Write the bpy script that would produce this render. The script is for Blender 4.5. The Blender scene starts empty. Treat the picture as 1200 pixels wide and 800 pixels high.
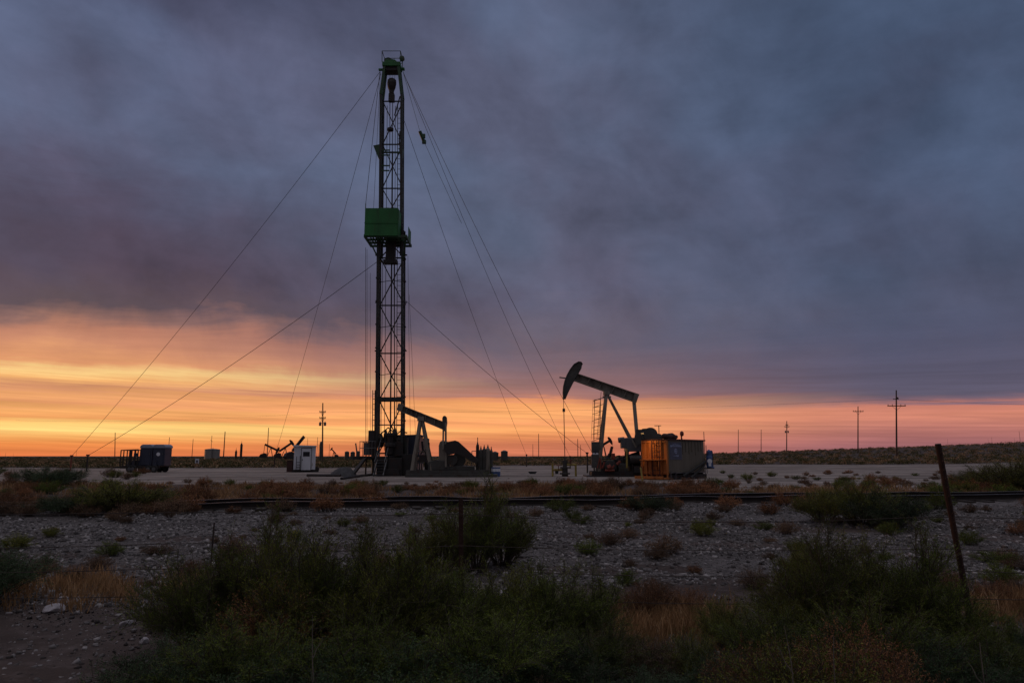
import bpy, math, random
import numpy as np
from mathutils import Vector, Matrix, Quaternion

random.seed(7)
SC = bpy.context.scene
COL = SC.collection
PI = math.pi
R = math.radians

# ------------------------------------------------------------------ camera
CAM_H = 1.4
FPX = 833.33
PITCH = math.atan(134.0 / FPX)
CT, ST = math.cos(PITCH), math.sin(PITCH)
cam_d = bpy.data.cameras.new('camera')
cam_d.lens = 25.0
cam_d.sensor_width = 36.0
cam_d.clip_end = 20000.0
cam_d.clip_start = 0.05
cam = bpy.data.objects.new('camera', cam_d)
COL.objects.link(cam)
cam.location = (0, 0, CAM_H)
cam.rotation_euler = (PI / 2 + PITCH, 0, 0)
SC.camera = cam


def P(px, py, Y):
    """real position, Y metres ahead, of something seen at a pixel of the 1200x800 photograph"""
    u = (px - 600) / FPX
    v = (400 - py) / FPX
    yy = CT - v * ST
    zz = ST + v * CT
    s = Y / yy
    return Vector((u * s, Y, CAM_H + zz * s))


def smooth(a, b, x):
    t = min(1.0, max(0.0, (x - a) / (b - a)))
    return t * t * (3 - 2 * t)


def H(x, y):
    """terrain height"""
    d = math.hypot(x, y)
    az = math.atan2(x, max(y, 0.001)) if y > 0 else 9
    h = 0.0
    if 0.02 < az < 1.2:
        px = 16.5 * min(1.25, (az / 0.62)) ** 1.25 * (1 - smooth(0.85, 1.2, az))
        h += px / FPX * min(d, 270) * smooth(60, 260, d)
    near = (1 - smooth(22, 34, d))
    h += near * 0.035 * (math.sin(x * 1.3 + y * .7) * math.sin(y * 1.1 - x * .4) + .6 * math.sin(x * .5 + 1) * math.cos(y * .45))
    h -= 0.10 * smooth(2, 6, y) * (1 - smooth(8, 15, y))
    return h


def G(px, py):
    """point of the ground seen at a pixel"""
    y = 10.0
    u = (px - 600) / FPX
    v = (400 - py) / FPX
    yy = CT - v * ST
    zz = ST + v * CT
    if zz > -1e-4:
        return None
    z = 0.0
    for _ in range(6):
        s = (z - CAM_H) / zz
        x, y = u * s, yy * s
        z = H(x, y)
    return Vector((x, y, z))


# ------------------------------------------------------------------ materials
def lin(c):
    c = c / 255.0
    return c / 12.92 if c <= 0.04045 else ((c + 0.055) / 1.055) ** 2.4


def rgb(r, g, b):
    return (lin(r), lin(g), lin(b), 1.0)


def nn(nt, kind, **kw):
    n = nt.nodes.new(kind)
    for k, v in kw.items():
        setattr(n, k, v)
    return n


def mat(name, col, rough=0.7, metal=0.0, var=0.25, scale=4.0, rust=0.0, rust_col=(0.10, 0.035, 0.014), bump=0.0, spec=0.5, streak=False):
    m = bpy.data.materials.new(name)
    m.use_nodes = True
    nt = m.node_tree
    b = nt.nodes['Principled BSDF']
    b.inputs['Roughness'].default_value = rough
    b.inputs['Metallic'].default_value = metal
    b.inputs['Specular IOR Level'].default_value = spec
    tc = nn(nt, 'ShaderNodeTexCoord')
    src = tc.outputs['Object']
    if streak:
        mp = nn(nt, 'ShaderNodeMapping')
        mp.inputs['Scale'].default_value = (1, 1, 0.18)
        nt.links.new(src, mp.inputs[0])
        src = mp.outputs[0]
    no = nn(nt, 'ShaderNodeTexNoise')
    no.inputs['Scale'].default_value = scale
    no.inputs['Detail'].default_value = 6
    no.inputs['Roughness'].default_value = 0.65
    nt.links.new(src, no.inputs['Vector'])
    cr = nn(nt, 'ShaderNodeValToRGB')
    lo = tuple(c * (1 - var) for c in col)
    hi = tuple(min(1, c * (1 + var)) for c in col)
    cr.color_ramp.elements[0].position = 0.3
    cr.color_ramp.elements[1].position = 0.7
    cr.color_ramp.elements[0].color = (*lo, 1)
    cr.color_ramp.elements[1].color = (*hi, 1)
    nt.links.new(no.outputs['Fac'], cr.inputs[0])
    out = cr.outputs[0]
    if rust > 0:
        n2 = nn(nt, 'ShaderNodeTexNoise')
        n2.inputs['Scale'].default_value = scale * 1.7
        n2.inputs['Detail'].default_value = 8
        n2.inputs['Roughness'].default_value = 0.75
        nt.links.new(src, n2.inputs['Vector'])
        r2 = nn(nt, 'ShaderNodeValToRGB')
        r2.color_ramp.elements[0].position = 0.62 - 0.25 * rust
        r2.color_ramp.elements[1].position = 0.74 - 0.25 * rust
        nt.links.new(n2.outputs['Fac'], r2.inputs[0])
        mx = nn(nt, 'ShaderNodeMixRGB')
        mx.inputs[2].default_value = (*rust_col, 1)
        nt.links.new(r2.outputs[0], mx.inputs[0])
        nt.links.new(out, mx.inputs[1])
        out = mx.outputs[0]
    nt.links.new(out, b.inputs['Base Color'])
    if bump:
        bp = nn(nt, 'ShaderNodeBump')
        bp.inputs['Strength'].default_value = bump
        bp.inputs['Distance'].default_value = 0.02
        nt.links.new(no.outputs['Fac'], bp.inputs['Height'])
        nt.links.new(bp.outputs[0], b.inputs['Normal'])
    return m


def leaf_mat(name, c0, c1, c2=None, rough=0.75, obj_var=0.35, trans=0.15):
    m = bpy.data.materials.new(name)
    m.use_nodes = True
    nt = m.node_tree
    b = nt.nodes['Principled BSDF']
    b.inputs['Roughness'].default_value = rough
    b.inputs['Specular IOR Level'].default_value = 0.2
    at = nn(nt, 'ShaderNodeAttribute', attribute_name='tint')
    cr = nn(nt, 'ShaderNodeValToRGB')
    cr.color_ramp.elements[0].color = (*c0, 1)
    cr.color_ramp.elements[1].color = (*c1, 1)
    if c2:
        e = cr.color_ramp.elements.new(0.82)
        e.color = (*c1, 1)
        cr.color_ramp.elements[2].color = (*c2, 1)
    nt.links.new(at.outputs['Fac'], cr.inputs[0])
    oi = nn(nt, 'ShaderNodeObjectInfo')
    mr = nn(nt, 'ShaderNodeMapRange')
    mr.inputs['To Min'].default_value = 1 - obj_var
    mr.inputs['To Max'].default_value = 1 + obj_var
    nt.links.new(oi.outputs['Random'], mr.inputs['Value'])
    vm = nn(nt, 'ShaderNodeVectorMath', operation='SCALE')
    nt.links.new(cr.outputs[0], vm.inputs[0])
    nt.links.new(mr.outputs[0], vm.inputs['Scale'])
    nt.links.new(vm.outputs[0], b.inputs['Base Color'])
    if trans:
        tr = nn(nt, 'ShaderNodeBsdfTranslucent')
        nt.links.new(vm.outputs[0], tr.inputs['Color'])
        ms = nn(nt, 'ShaderNodeMixShader')
        ms.inputs[0].default_value = trans
        nt.links.new(b.outputs[0], ms.inputs[1])
        nt.links.new(tr.outputs[0], ms.inputs[2])
        nt.links.new(ms.outputs[0], nt.nodes['Material Output'].inputs['Surface'])
    return m


M = {}
M['black_steel'] = mat('black_steel', (0.022, 0.021, 0.022), 0.6, 0.1, 0.4, 2.0, rust=0.5, rust_col=(0.035, 0.018, 0.012))
M['mast_steel'] = mat('mast_steel', (0.032, 0.036, 0.034), 0.55, 0.1, 0.35, 1.0, rust=0.4, rust_col=(0.04, 0.022, 0.015))
M['galv'] = mat('galvanised_steel', (0.11, 0.112, 0.12), 0.45, 0.4, 0.25, 1.2)
M['green'] = mat('green_paint', (0.018, 0.155, 0.036), 0.6, 0.0, 0.35, 1.5, rust=0.22, rust_col=(0.03, 0.06, 0.02), streak=True)
M['mast_green'] = mat('dark_green_paint', (0.02, 0.07, 0.028), 0.55, 0.0, 0.3, 1.5, rust=0.4, rust_col=(0.04, 0.05, 0.03))
M['pj_grey'] = mat('weathered_grey_paint', (0.20, 0.18, 0.148), 0.65, 0.0, 0.3, 1.2, rust=0.35, rust_col=(0.07, 0.045, 0.03), streak=True)
M['pj_dark'] = mat('dark_grey_paint', (0.06, 0.06, 0.055), 0.65, 0.0, 0.35, 1.2, rust=0.4, rust_col=(0.045, 0.028, 0.018))
M['red'] = mat('red_paint', (0.20, 0.038, 0.022), 0.6, 0.0, 0.3, 3.0, rust=0.25)
M['yellow'] = mat('faded_yellow_paint', (0.32, 0.24, 0.05), 0.6, 0.0, 0.25, 3.0, rust=0.3)
M['orange_steel'] = mat('orange_painted_steel', (0.40, 0.14, 0.03), 0.6, 0.0, 0.3, 1.6, rust=0.45, rust_col=(0.13, 0.04, 0.012), streak=True)
M['tank_grey'] = mat('stained_tank_steel', (0.135, 0.12, 0.095), 0.7, 0.0, 0.25, 1.1, rust=0.35, rust_col=(0.06, 0.045, 0.033), streak=True)
M['white'] = mat('white_paint', (0.70, 0.73, 0.79), 0.5, 0.0, 0.10, 1.5, rust=0.08, rust_col=(0.3, 0.24, 0.2), streak=True)
M['blue_dark'] = mat('dark_blue_plastic', (0.030, 0.037, 0.065), 0.5, 0.0, 0.2, 1.5)
M['roof_pale'] = mat('pale_translucent_plastic', (0.24, 0.28, 0.36), 0.45, 0.0, 0.15, 2.0)
M['blue'] = mat('blue_paint', (0.05, 0.10, 0.26), 0.5, 0.0, 0.25, 2.0)
M['sign_blue'] = mat('sign_blue_ground', (0.075, 0.085, 0.13), 0.6, 0.0, 0.25, 3.0)
M['sign_pale'] = mat('sign_pale_print', (0.27, 0.32, 0.48), 0.6, 0.0, 0.45, 7.0, rust=0.3, rust_col=(0.12, 0.13, 0.17))
M['rubber'] = mat('tyre_rubber', (0.02, 0.02, 0.021), 0.85, 0.0, 0.3, 5.0)
M['cable'] = mat('steel_cable', (0.06, 0.055, 0.055), 0.6, 0.4, 0.2, 5.0)
M['wood_pole'] = mat('tarred_pole_wood', (0.075, 0.05, 0.038), 0.85, 0.0, 0.35, 3.0, streak=True)
M['rust_post'] = mat('rusty_post_steel', (0.045, 0.020, 0.014), 0.85, 0.1, 0.45, 9.0, bump=0.4)
M['barb'] = mat('rusty_wire', (0.05, 0.035, 0.03), 0.7, 0.3, 0.3, 8.0)
M['rail_side'] = mat('rusty_rail_steel', (0.022, 0.016, 0.014), 0.85, 0.1, 0.4, 3.0, bump=0.3)
M['rail_top'] = mat('worn_rail_head', (0.42, 0.40, 0.42), 0.38, 0.85, 0.25, 3.0)
M['sleeper'] = mat('creosoted_timber', (0.045, 0.036, 0.031), 0.9, 0.0, 0.4, 6.0, bump=0.6)
M['tank_pale'] = mat('pale_tank_paint', (0.24, 0.23, 0.21), 0.6, 0.0, 0.15, 1.0, rust=0.2)
M['glass'] = mat('dark_window_glass', (0.02, 0.022, 0.028), 0.08, 0.0, 0.1, 1.0)
M['dead_wood'] = mat('bleached_dead_wood', (0.15, 0.125, 0.105), 0.9, 0.0, 0.3, 12.0, bump=0.5)
M['stem'] = mat('shrub_stem_bark', (0.055, 0.042, 0.032), 0.9, 0.0, 0.4, 20.0)
M['rock'] = mat('pale_limestone', (0.36, 0.34, 0.36), 0.9, 0.0, 0.25, 8.0, bump=0.8)
M['tarp'] = mat('grey_tarpaulin', (0.05, 0.05, 0.055), 0.8, 0.0, 0.35, 2.5, bump=0.6)
M['maroon'] = mat('maroon_cover_fabric', (0.055, 0.022, 0.02), 0.8, 0.0, 0.35, 5.0, bump=0.5)


def lamp_mat():
    m = bpy.data.materials.new('lamp_lens')
    m.use_nodes = True
    b = m.node_tree.nodes['Principled BSDF']
    b.inputs['Base Color'].default_value = (0.9, 0.6, 0.3, 1)
    b.inputs['Emission Color'].default_value = (1.0, 0.55, 0.2, 1)
    b.inputs['Emission Strength'].default_value = 2.0
    return m


M['lens'] = lamp_mat()


# ------------------------------------------------------------------ mesh builder
class MB:
    def __init__(self):
        self.v, self.f, self.mi, self.cur = [], [], [], 0

    def use(self, i):
        self.cur = i
        return self

    def add(self, vs, fs):
        o = len(self.v)
        self.v += [Vector(p) for p in vs]
        for f in fs:
            self.f.append([o + i for i in f])
            self.mi.append(self.cur)
        return self

    def hexa(self, p):
        return self.add(p, [(0, 3, 2, 1), (4, 5, 6, 7), (0, 1, 5, 4), (1, 2, 6, 5), (2, 3, 7, 6), (3, 0, 4, 7)])

    def box(self, c, s, rotz=0.0, mtx=None):
        c = Vector(c)
        hx, hy, hz = s[0] / 2, s[1] / 2, s[2] / 2
        pts = [Vector(p) for p in ((-hx, -hy, -hz), (hx, -hy, -hz), (hx, hy, -hz), (-hx, hy, -hz), (-hx, -hy, hz), (hx, -hy, hz), (hx, hy, hz), (-hx, hy, hz))]
        m = mtx if mtx is not None else Matrix.Rotation(rotz, 3, 'Z')
        return self.hexa([c + m @ p for p in pts])

    def beam(self, a, b, w, h=None, up=(0, 0, 1)):
        """rectangular bar from a to b; w across, h along 'up'"""
        a, b = Vector(a), Vector(b)
        h = w if h is None else h
        d = (b - a).normalized()
        u = Vector(up)
        if abs(d.dot(u)) > 0.98:
            u = Vector((0, 1, 0)) if abs(d.y) < 0.9 else Vector((1, 0, 0))
        s = d.cross(u).normalized()
        u = s.cross(d).normalized()
        s, u = s * w / 2, u * h / 2
        return self.hexa([a - s - u, a + s - u, a + s + u, a - s + u, b - s - u, b + s - u, b + s + u, b - s + u])

    def tube(self, a, b, r, r2=None, seg=8, cap=True):
        return self.path([a, b], [r, r if r2 is None else r2], seg, cap)

    def path(self, pts, radii, seg=8, cap=True):
        pts = [Vector(p) for p in pts]
        if not isinstance(radii, (list, tuple)):
            radii = [radii] * len(pts)
        n = len(pts)
        vs, fs = [], []
        prev = None
        for i, p in enumerate(pts):
            d = (pts[min(i + 1, n - 1)] - pts[max(i - 1, 0)])
            d = d.normalized() if d.length > 1e-9 else Vector((0, 0, 1))
            if prev is None:
                u = Vector((0, 0, 1)) if abs(d.z) < 0.9 else Vector((1, 0, 0))
            else:
                u = prev
            s = d.cross(u)
            if s.length < 1e-6:
                s = d.cross(Vector((0.3, 0.8, 0.1)))
            s.normalize()
            u = s.cross(d).normalized()
            prev = u
            for k in range(seg):
                a = 2 * PI * k / seg
                vs.append(p + (s * math.cos(a) + u * math.sin(a)) * radii[i])
        for i in range(n - 1):
            for k in range(seg):
                k2 = (k + 1) % seg
                fs.append((i * seg + k, i * seg + k2, (i + 1) * seg + k2, (i + 1) * seg + k))
        if cap:
            fs.append(tuple(range(seg))[::-1])
            fs.append(tuple((n - 1) * seg + k for k in range(seg)))
        return self.add(vs, fs)

    def lathe(self, c, prof, seg=20, axis='Z'):
        """prof: list of (radius, along)"""
        c = Vector(c)
        vs, fs = [], []
        for r, z in prof:
            for k in range(seg):
                a = 2 * PI * k / seg
                x, y = r * math.cos(a), r * math.sin(a)
                vs.append(c + (Vector((x, y, z)) if axis == 'Z' else Vector((x, z, y)) if axis == 'Y' else Vector((z, x, y))))
        n = len(prof)
        for i in range(n - 1):
            for k in range(seg):
                k2 = (k + 1) % seg
                fs.append((i * seg + k, i * seg + k2, (i + 1) * seg + k2, (i + 1) * seg + k))
        fs.append(tuple(range(seg))[::-1])
        fs.append(tuple((n - 1) * seg + k for k in range(seg)))
        return self.add(vs, fs)

    def prism(self, poly, d):
        """closed outline of Vectors swept by vector d"""
        poly = [Vector(p) for p in poly]
        d = Vector(d)
        n = len(poly)
        vs = poly + [p + d for p in poly]
        fs = [tuple(range(n)), tuple(range(2 * n - 1, n - 1, -1))]
        for i in range(n):
            j = (i + 1) % n
            fs.append((j, i, n + i, n + j))
        return self.add(vs, fs)

    def build(self, name, mats, parent=None, origin=None, label=None, smooth_sh=False, bevel=0.0):
        if not isinstance(mats, (list, tuple)):
            mats = [mats]
        o0 = Vector(origin) if origin is not None else (parent_world(parent) if parent else Vector((0, 0, 0)))
        me = bpy.data.meshes.new(name)
        me.from_pydata([tuple(p - o0) for p in self.v], [], self.f)
        for m in mats:
            me.materials.append(m)
        if len(mats) > 1:
            me.polygons.foreach_set('material_index', self.mi)
        import bmesh
        bm = bmesh.new()
        bm.from_mesh(me)
        bmesh.ops.recalc_face_normals(bm, faces=bm.faces)
        bm.to_mesh(me)
        bm.free()
        if smooth_sh:
            me.polygons.foreach_set('use_smooth', [True] * len(me.polygons))
        me.update()
        o = bpy.data.objects.new(name, me)
        COL.objects.link(o)
        if parent:
            o.parent = parent
        elif origin is not None:
            o.location = o0
        if bevel:
            bv = o.modifiers.new('edges', 'BEVEL')
            bv.width = bevel
            bv.segments = 2
            bv.limit_method = 'ANGLE'
        if label:
            o['label'] = label
        return o


def parent_world(o):
    v = Vector((0, 0, 0))
    while o:
        v += Vector(o.location)
        o = o.parent
    return v


def tag(o, label=None, cat=None, group=None, kind=None):
    if label:
        o['label'] = label
    if cat:
        o['category'] = cat
    if group:
        o['group'] = group
    if kind:
        o['kind'] = kind
    return o


def thing(name, label, cat, loc=(0, 0, 0), rotz=0.0, group=None):
    o = bpy.data.objects.new(name, None)
    COL.objects.link(o)
    o.empty_display_size = 0.3
    o.location = loc
    o.rotation_euler = (0, 0, rotz)
    return tag(o, label, cat, group)


def copy_tree(o, parent=None):
    c = o.copy()
    COL.objects.link(c)
    c.parent = parent
    for ch in o.children:
        copy_tree(ch, c)
    return c


def fast_mesh(name, verts, faces, material, tint=None, smooth_sh=False):
    """verts (N,3) array, faces (F,k) array of constant k"""
    verts = np.asarray(verts, dtype=np.float32)
    faces = np.asarray(faces, dtype=np.int32)
    me = bpy.data.meshes.new(name)
    nf, k = faces.shape
    me.vertices.add(len(verts))
    me.vertices.foreach_set('co', verts.ravel())
    me.loops.add(nf * k)
    me.loops.foreach_set('vertex_index', faces.ravel())
    me.polygons.add(nf)
    me.polygons.foreach_set('loop_start', np.arange(0, nf * k, k, dtype=np.int32))
    me.polygons.foreach_set('loop_total', np.full(nf, k, dtype=np.int32))
    if smooth_sh:
        me.polygons.foreach_set('use_smooth', np.ones(nf, dtype=bool))
    me.update(calc_edges=True)
    if tint is not None:
        a = me.attributes.new('tint', 'FLOAT', 'POINT')
        a.data.foreach_set('value', np.asarray(tint, dtype=np.float32))
    for m in (material if isinstance(material, (list, tuple)) else [material]):
        me.materials.append(m)
    return me


def link(name, me, parent=None, loc=None):
    o = bpy.data.objects.new(name, me)
    COL.objects.link(o)
    if parent:
        o.parent = parent
    if loc is not None:
        o.location = loc
    return o


# ------------------------------------------------------------------ world: dusk sky by direction
W = bpy.data.worlds.new('World')
SC.world = W
W.use_nodes = True
nt = W.node_tree
nt.nodes.clear()


def mth(op, a, b=None, c=None, clamp=False):
    n = nt.nodes.new('ShaderNodeMath')
    n.operation = op
    n.use_clamp = clamp
    for i, x in enumerate((a, b, c)):
        if x is None:
            continue
        if isinstance(x, (int, float)):
            n.inputs[i].default_value = x
        else:
            nt.links.new(x, n.inputs[i])
    return n.outputs[0]


def mrange(v, a, b, c, d, sm=True):
    n = nt.nodes.new('ShaderNodeMapRange')
    n.interpolation_type = 'SMOOTHSTEP' if sm else 'LINEAR'
    nt.links.new(v, n.inputs['Value'])
    for k, x in zip(('From Min', 'From Max', 'To Min', 'To Max'), (a, b, c, d)):
        n.inputs[k].default_value = x
    return n.outputs[0]


def comb(x, y, z):
    n = nt.nodes.new('ShaderNodeCombineXYZ')
    for i, s in enumerate((x, y, z)):
        if isinstance(s, (int, float)):
            n.inputs[i].default_value = s
        else:
            nt.links.new(s, n.inputs[i])
    return n.outputs[0]


def noise(vec, scale, detail=6, rough=0.55, dist=0.0):
    n = nt.nodes.new('ShaderNodeTexNoise')
    n.inputs['Scale'].default_value = scale
    n.inputs['Detail'].default_value = detail
    n.inputs['Roughness'].default_value = rough
    n.inputs['Distortion'].default_value = dist
    nt.links.new(vec, n.inputs['Vector'])
    return n.outputs['Fac']


def ramp(v, stops):
    n = nt.nodes.new('ShaderNodeValToRGB')
    cr = n.color_ramp
    cr.interpolation = 'LINEAR'
    while len(cr.elements) < len(stops):
        cr.elements.new(0.5)
    for e, (p, c) in zip(cr.elements, stops):
        e.position = max(0.0, min(1.0, p / 40.0))
        e.color = rgb(*c)
    nt.links.new(v, n.inputs[0])
    return n.outputs[0]


def mix(f, a, b, mode='MIX'):
    n = nt.nodes.new('ShaderNodeMixRGB')
    n.blend_type = mode
    for i, x in enumerate((f, a, b)):
        if isinstance(x, (int, float)):
            n.inputs[i].default_value = x
        elif isinstance(x, tuple):
            n.inputs[i].default_value = x
        else:
            nt.links.new(x, n.inputs[i])
    return n.outputs[0]


tcw = nt.nodes.new('ShaderNodeTexCoord')
sep = nt.nodes.new('ShaderNodeSeparateXYZ')
nt.links.new(tcw.outputs['Generated'], sep.inputs[0])
sx, sy, sz = sep.outputs
el = mth('MULTIPLY', mth('ARCSINE', sz), 180 / PI)            # elevation, degrees
az = mth('ARCTAN2', sx, sy)                                   # azimuth, 0 straight ahead, radians
# low-lying bands: noise stretched along the horizon
band = noise(comb(mth('MULTIPLY', az, 2.2), mth('MULTIPLY', el, 0.62), 3.1), 1.0, 5, 0.6, 0.6)
fine = noise(comb(mth('MULTIPLY', az, 3.0), mth('MULTIPLY', mth('ADD', el, mth('MULTIPLY', az, 1.6)), 2.6), 7.7), 1.0, 6, 0.62, 0.35)
virga = noise(comb(mth('MULTIPLY', az, 9.0), mth('MULTIPLY', el, 0.10), 5.5), 1.0, 5, 0.55, 0.5)
edge = noise(comb(mth('MULTIPLY', az, 3.2), mth('MULTIPLY', el, 0.16), 1.3), 1.0, 6, 0.6, 0.8)
wob = mth('MULTIPLY', mth('SUBTRACT', edge, 0.5), mrange(el, 2.0, 12.0, 0.3, 7.0))
wob2 = mth('ADD', mth('MULTIPLY', mth('MULTIPLY', mth('SUBTRACT', fine, 0.5), mrange(el, 0.5, 4.0, 0.3, 1.8)), mrange(el, 4.5, 8.0, 1.0, 0.25)), mth('MULTIPLY', mth('SUBTRACT', virga, 0.5), mrange(el, 4.0, 9.0, 0.0, 3.2)))
e2 = mth('MAXIMUM', mth('ADD', mth('ADD', el, wob), wob2), 0.0)
f40 = mth('DIVIDE', e2, 40.0)
rl = ramp(f40, [(0, (224, 120, 72)), (0.8, (238, 142, 78)), (1.35, (252, 186, 108)), (1.75, (255, 214, 130)), (2.2, (255, 206, 122)), (2.5, (236, 158, 96)), (3.1, (244, 172, 106)), (3.6, (226, 152, 104)), (4.2, (236, 164, 108)), (4.7, (212, 144, 106)), (5.3, (246, 180, 112)), (5.8, (255, 210, 136)), (6.5, (226, 152, 104)), (7.6, (202, 132, 100)), (8.7, (184, 118, 94)), (9.6, (140, 98, 92)), (10.6, (92, 74, 84)), (13, (80, 68, 88)), (17, (80, 74, 98)), (22, (90, 96, 126)), (29, (86, 92, 122)), (34, (66, 70, 98)), (40, (72, 78, 106))])
rc = ramp(f40, [(0, (204, 118, 90)), (0.9, (208, 122, 88)), (1.5, (232, 144, 92)), (2.1, (248, 168, 104)), (2.6, (236, 154, 102)), (3.2, (250, 172, 108)), (4.1, (250, 168, 106)), (4.5, (222, 142, 106)), (4.75, (172, 118, 108)), (5.8, (148, 108, 108)), (7.2, (126, 100, 108)), (9.5, (106, 95, 112)), (13, (94, 90, 114)), (18, (88, 92, 118)), (24, (88, 95, 123)), (31, (86, 93, 121)), (40, (82, 90, 119))])
rr = ramp(f40, [(0, (136, 94, 104)), (0.6, (150, 98, 104)), (1.4, (176, 112, 108)), (2.1, (192, 122, 110)), (2.9, (212, 134, 112)), (3.3, (204, 128, 112)), (3.55, (136, 102, 112)), (3.95, (94, 88, 108)), (8, (78, 79, 104)), (13, (74, 81, 108)), (20, (72, 83, 112)), (27, (67, 78, 106)), (34, (67, 80, 109)), (40, (68, 82, 112))])
skyc = mix(mrange(az, -0.55, 0.06, 0, 1), rl, rc)
skyc = mix(mrange(az, 0.0, 0.52, 0, 1), skyc, rr)
# overcast far from the afterglow and overhead
ov = ramp(mth('DIVIDE', mth('MAXIMUM', el, 0.0), 100.0), [(0, (80, 74, 84)), (8, (88, 84, 98)), (15, (112, 108, 118)), (30, (224, 218, 229)), (40, (224, 218, 229))])
far_az = mrange(mth('ABSOLUTE', mth('ADD', az, 0.25)), 1.2, 2.0, 0, 1)
far_el = mrange(el, 40.0, 62.0, 0, 1)
skyc = mix(mth('MAXIMUM', far_az, far_el), skyc, ov)
# cloud deck relief, seen in perspective on a flat layer
den = mth('ADD', mth('MAXIMUM', sz, 0.0), 0.34)
cv = comb(mth('ADD', sx, mth('MULTIPLY', sz, 0.5)), sy, mth('SUBTRACT', mth('MULTIPLY', sz, 1.30), mth('MULTIPLY', sx, 0.22)))
c1 = noise(cv, 6.8, 9, 0.58, 0.25)
c2 = noise(cv, 3.2, 5, 0.5, 0.25)
c3 = noise(cv, 17.0, 7, 0.6, 0.3)
rel = mth('ADD', mth('ADD', mth('MULTIPLY', c1, 0.55), mth('MULTIPLY', c2, 0.35)), mth('MULTIPLY', c3, 0.14))
relm = mrange(rel, 0.36, 0.65, 0.66, 1.22, False)
upw = mrange(el, 5.0, 13.0, 0.0, 1.0)
gain = mth('ADD', mth('MULTIPLY', mth('SUBTRACT', relm, 1.0), upw), 1.0)
bandg = mth('ADD', 1.0, mth('MULTIPLY', mth('SUBTRACT', band, 0.5), mrange(el, 4.0, 11.0, 0.7, 0.1)))
fineg = mth('ADD', 1.0, mth('MULTIPLY', mth('SUBTRACT', fine, 0.5), mrange(el, 3.0, 8.0, 0.95, 0.05)))
gain = mth('MULTIPLY', mth('MULTIPLY', gain, bandg), fineg)
tintv = mrange(c2, 0.38, 0.62, 0, 1)
tnt = mix(tintv, (1.03, 0.97, 0.95, 1), (0.92, 1.02, 1.01, 1))
skyc = mix(upw, skyc, mix(1.0, skyc, tnt, 'MULTIPLY'))
hs = nt.nodes.new('ShaderNodeHueSaturation')
hs.inputs['Value'].default_value = 1.0
nt.links.new(mrange(el, 4.0, 11.0, 1.0, 0.93), hs.inputs['Saturation'])
nt.links.new(skyc, hs.inputs['Color'])
vm = nt.nodes.new('ShaderNodeVectorMath')
vm.operation = 'SCALE'
nt.links.new(hs.outputs[0], vm.inputs[0])
nt.links.new(gain, vm.inputs['Scale'])
# clear sky behind the cloud: faint
SUN_AZ, SUN_EL = -0.95, R(2.0)
nis = nt.nodes.new('ShaderNodeTexSky')
nis.sky_type = 'NISHITA'
nis.sun_disc = False
nis.sun_elevation = SUN_EL
nis.sun_rotation = SUN_AZ
bg1 = nt.nodes.new('ShaderNodeBackground')
nt.links.new(vm.outputs[0], bg1.inputs[0])
bg1.inputs[1].default_value = 1.0
bg2 = nt.nodes.new('ShaderNodeBackground')
nt.links.new(nis.outputs[0], bg2.inputs[0])
bg2.inputs[1].default_value = 0.004
addsh = nt.nodes.new('ShaderNodeAddShader')
nt.links.new(bg1.outputs[0], addsh.inputs[0])
nt.links.new(bg2.outputs[0], addsh.inputs[1])
wo = nt.nodes.new('ShaderNodeOutputWorld')
nt.links.new(addsh.outputs[0], wo.inputs[0])

sun_d = bpy.data.lights.new('sun', 'SUN')
sun_d.energy = 0.35
sun_d.angle = R(6)
sun_d.color = (1.0, 0.52, 0.25)
sun = bpy.data.objects.new('sun', sun_d)
COL.objects.link(sun)
sdir = Vector((math.sin(SUN_AZ) * math.cos(SUN_EL), math.cos(SUN_AZ) * math.cos(SUN_EL), math.sin(SUN_EL)))
sun.rotation_euler = sdir.to_track_quat('Z', 'Y').to_euler()
sun.location = sdir * 300

SC.view_settings.view_transform = 'Standard'
SC.view_settings.look = 'None'
SC.view_settings.exposure = 0
SC.view_settings.gamma = 1
SC.cycles.use_denoising = True
SC.cycles.max_bounces = 6
SC.cycles.diffuse_bounces = 3
SC.cycles.glossy_bounces = 2
SC.cycles.transmission_bounces = 3
SC.cycles.transparent_max_bounces = 4


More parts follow.
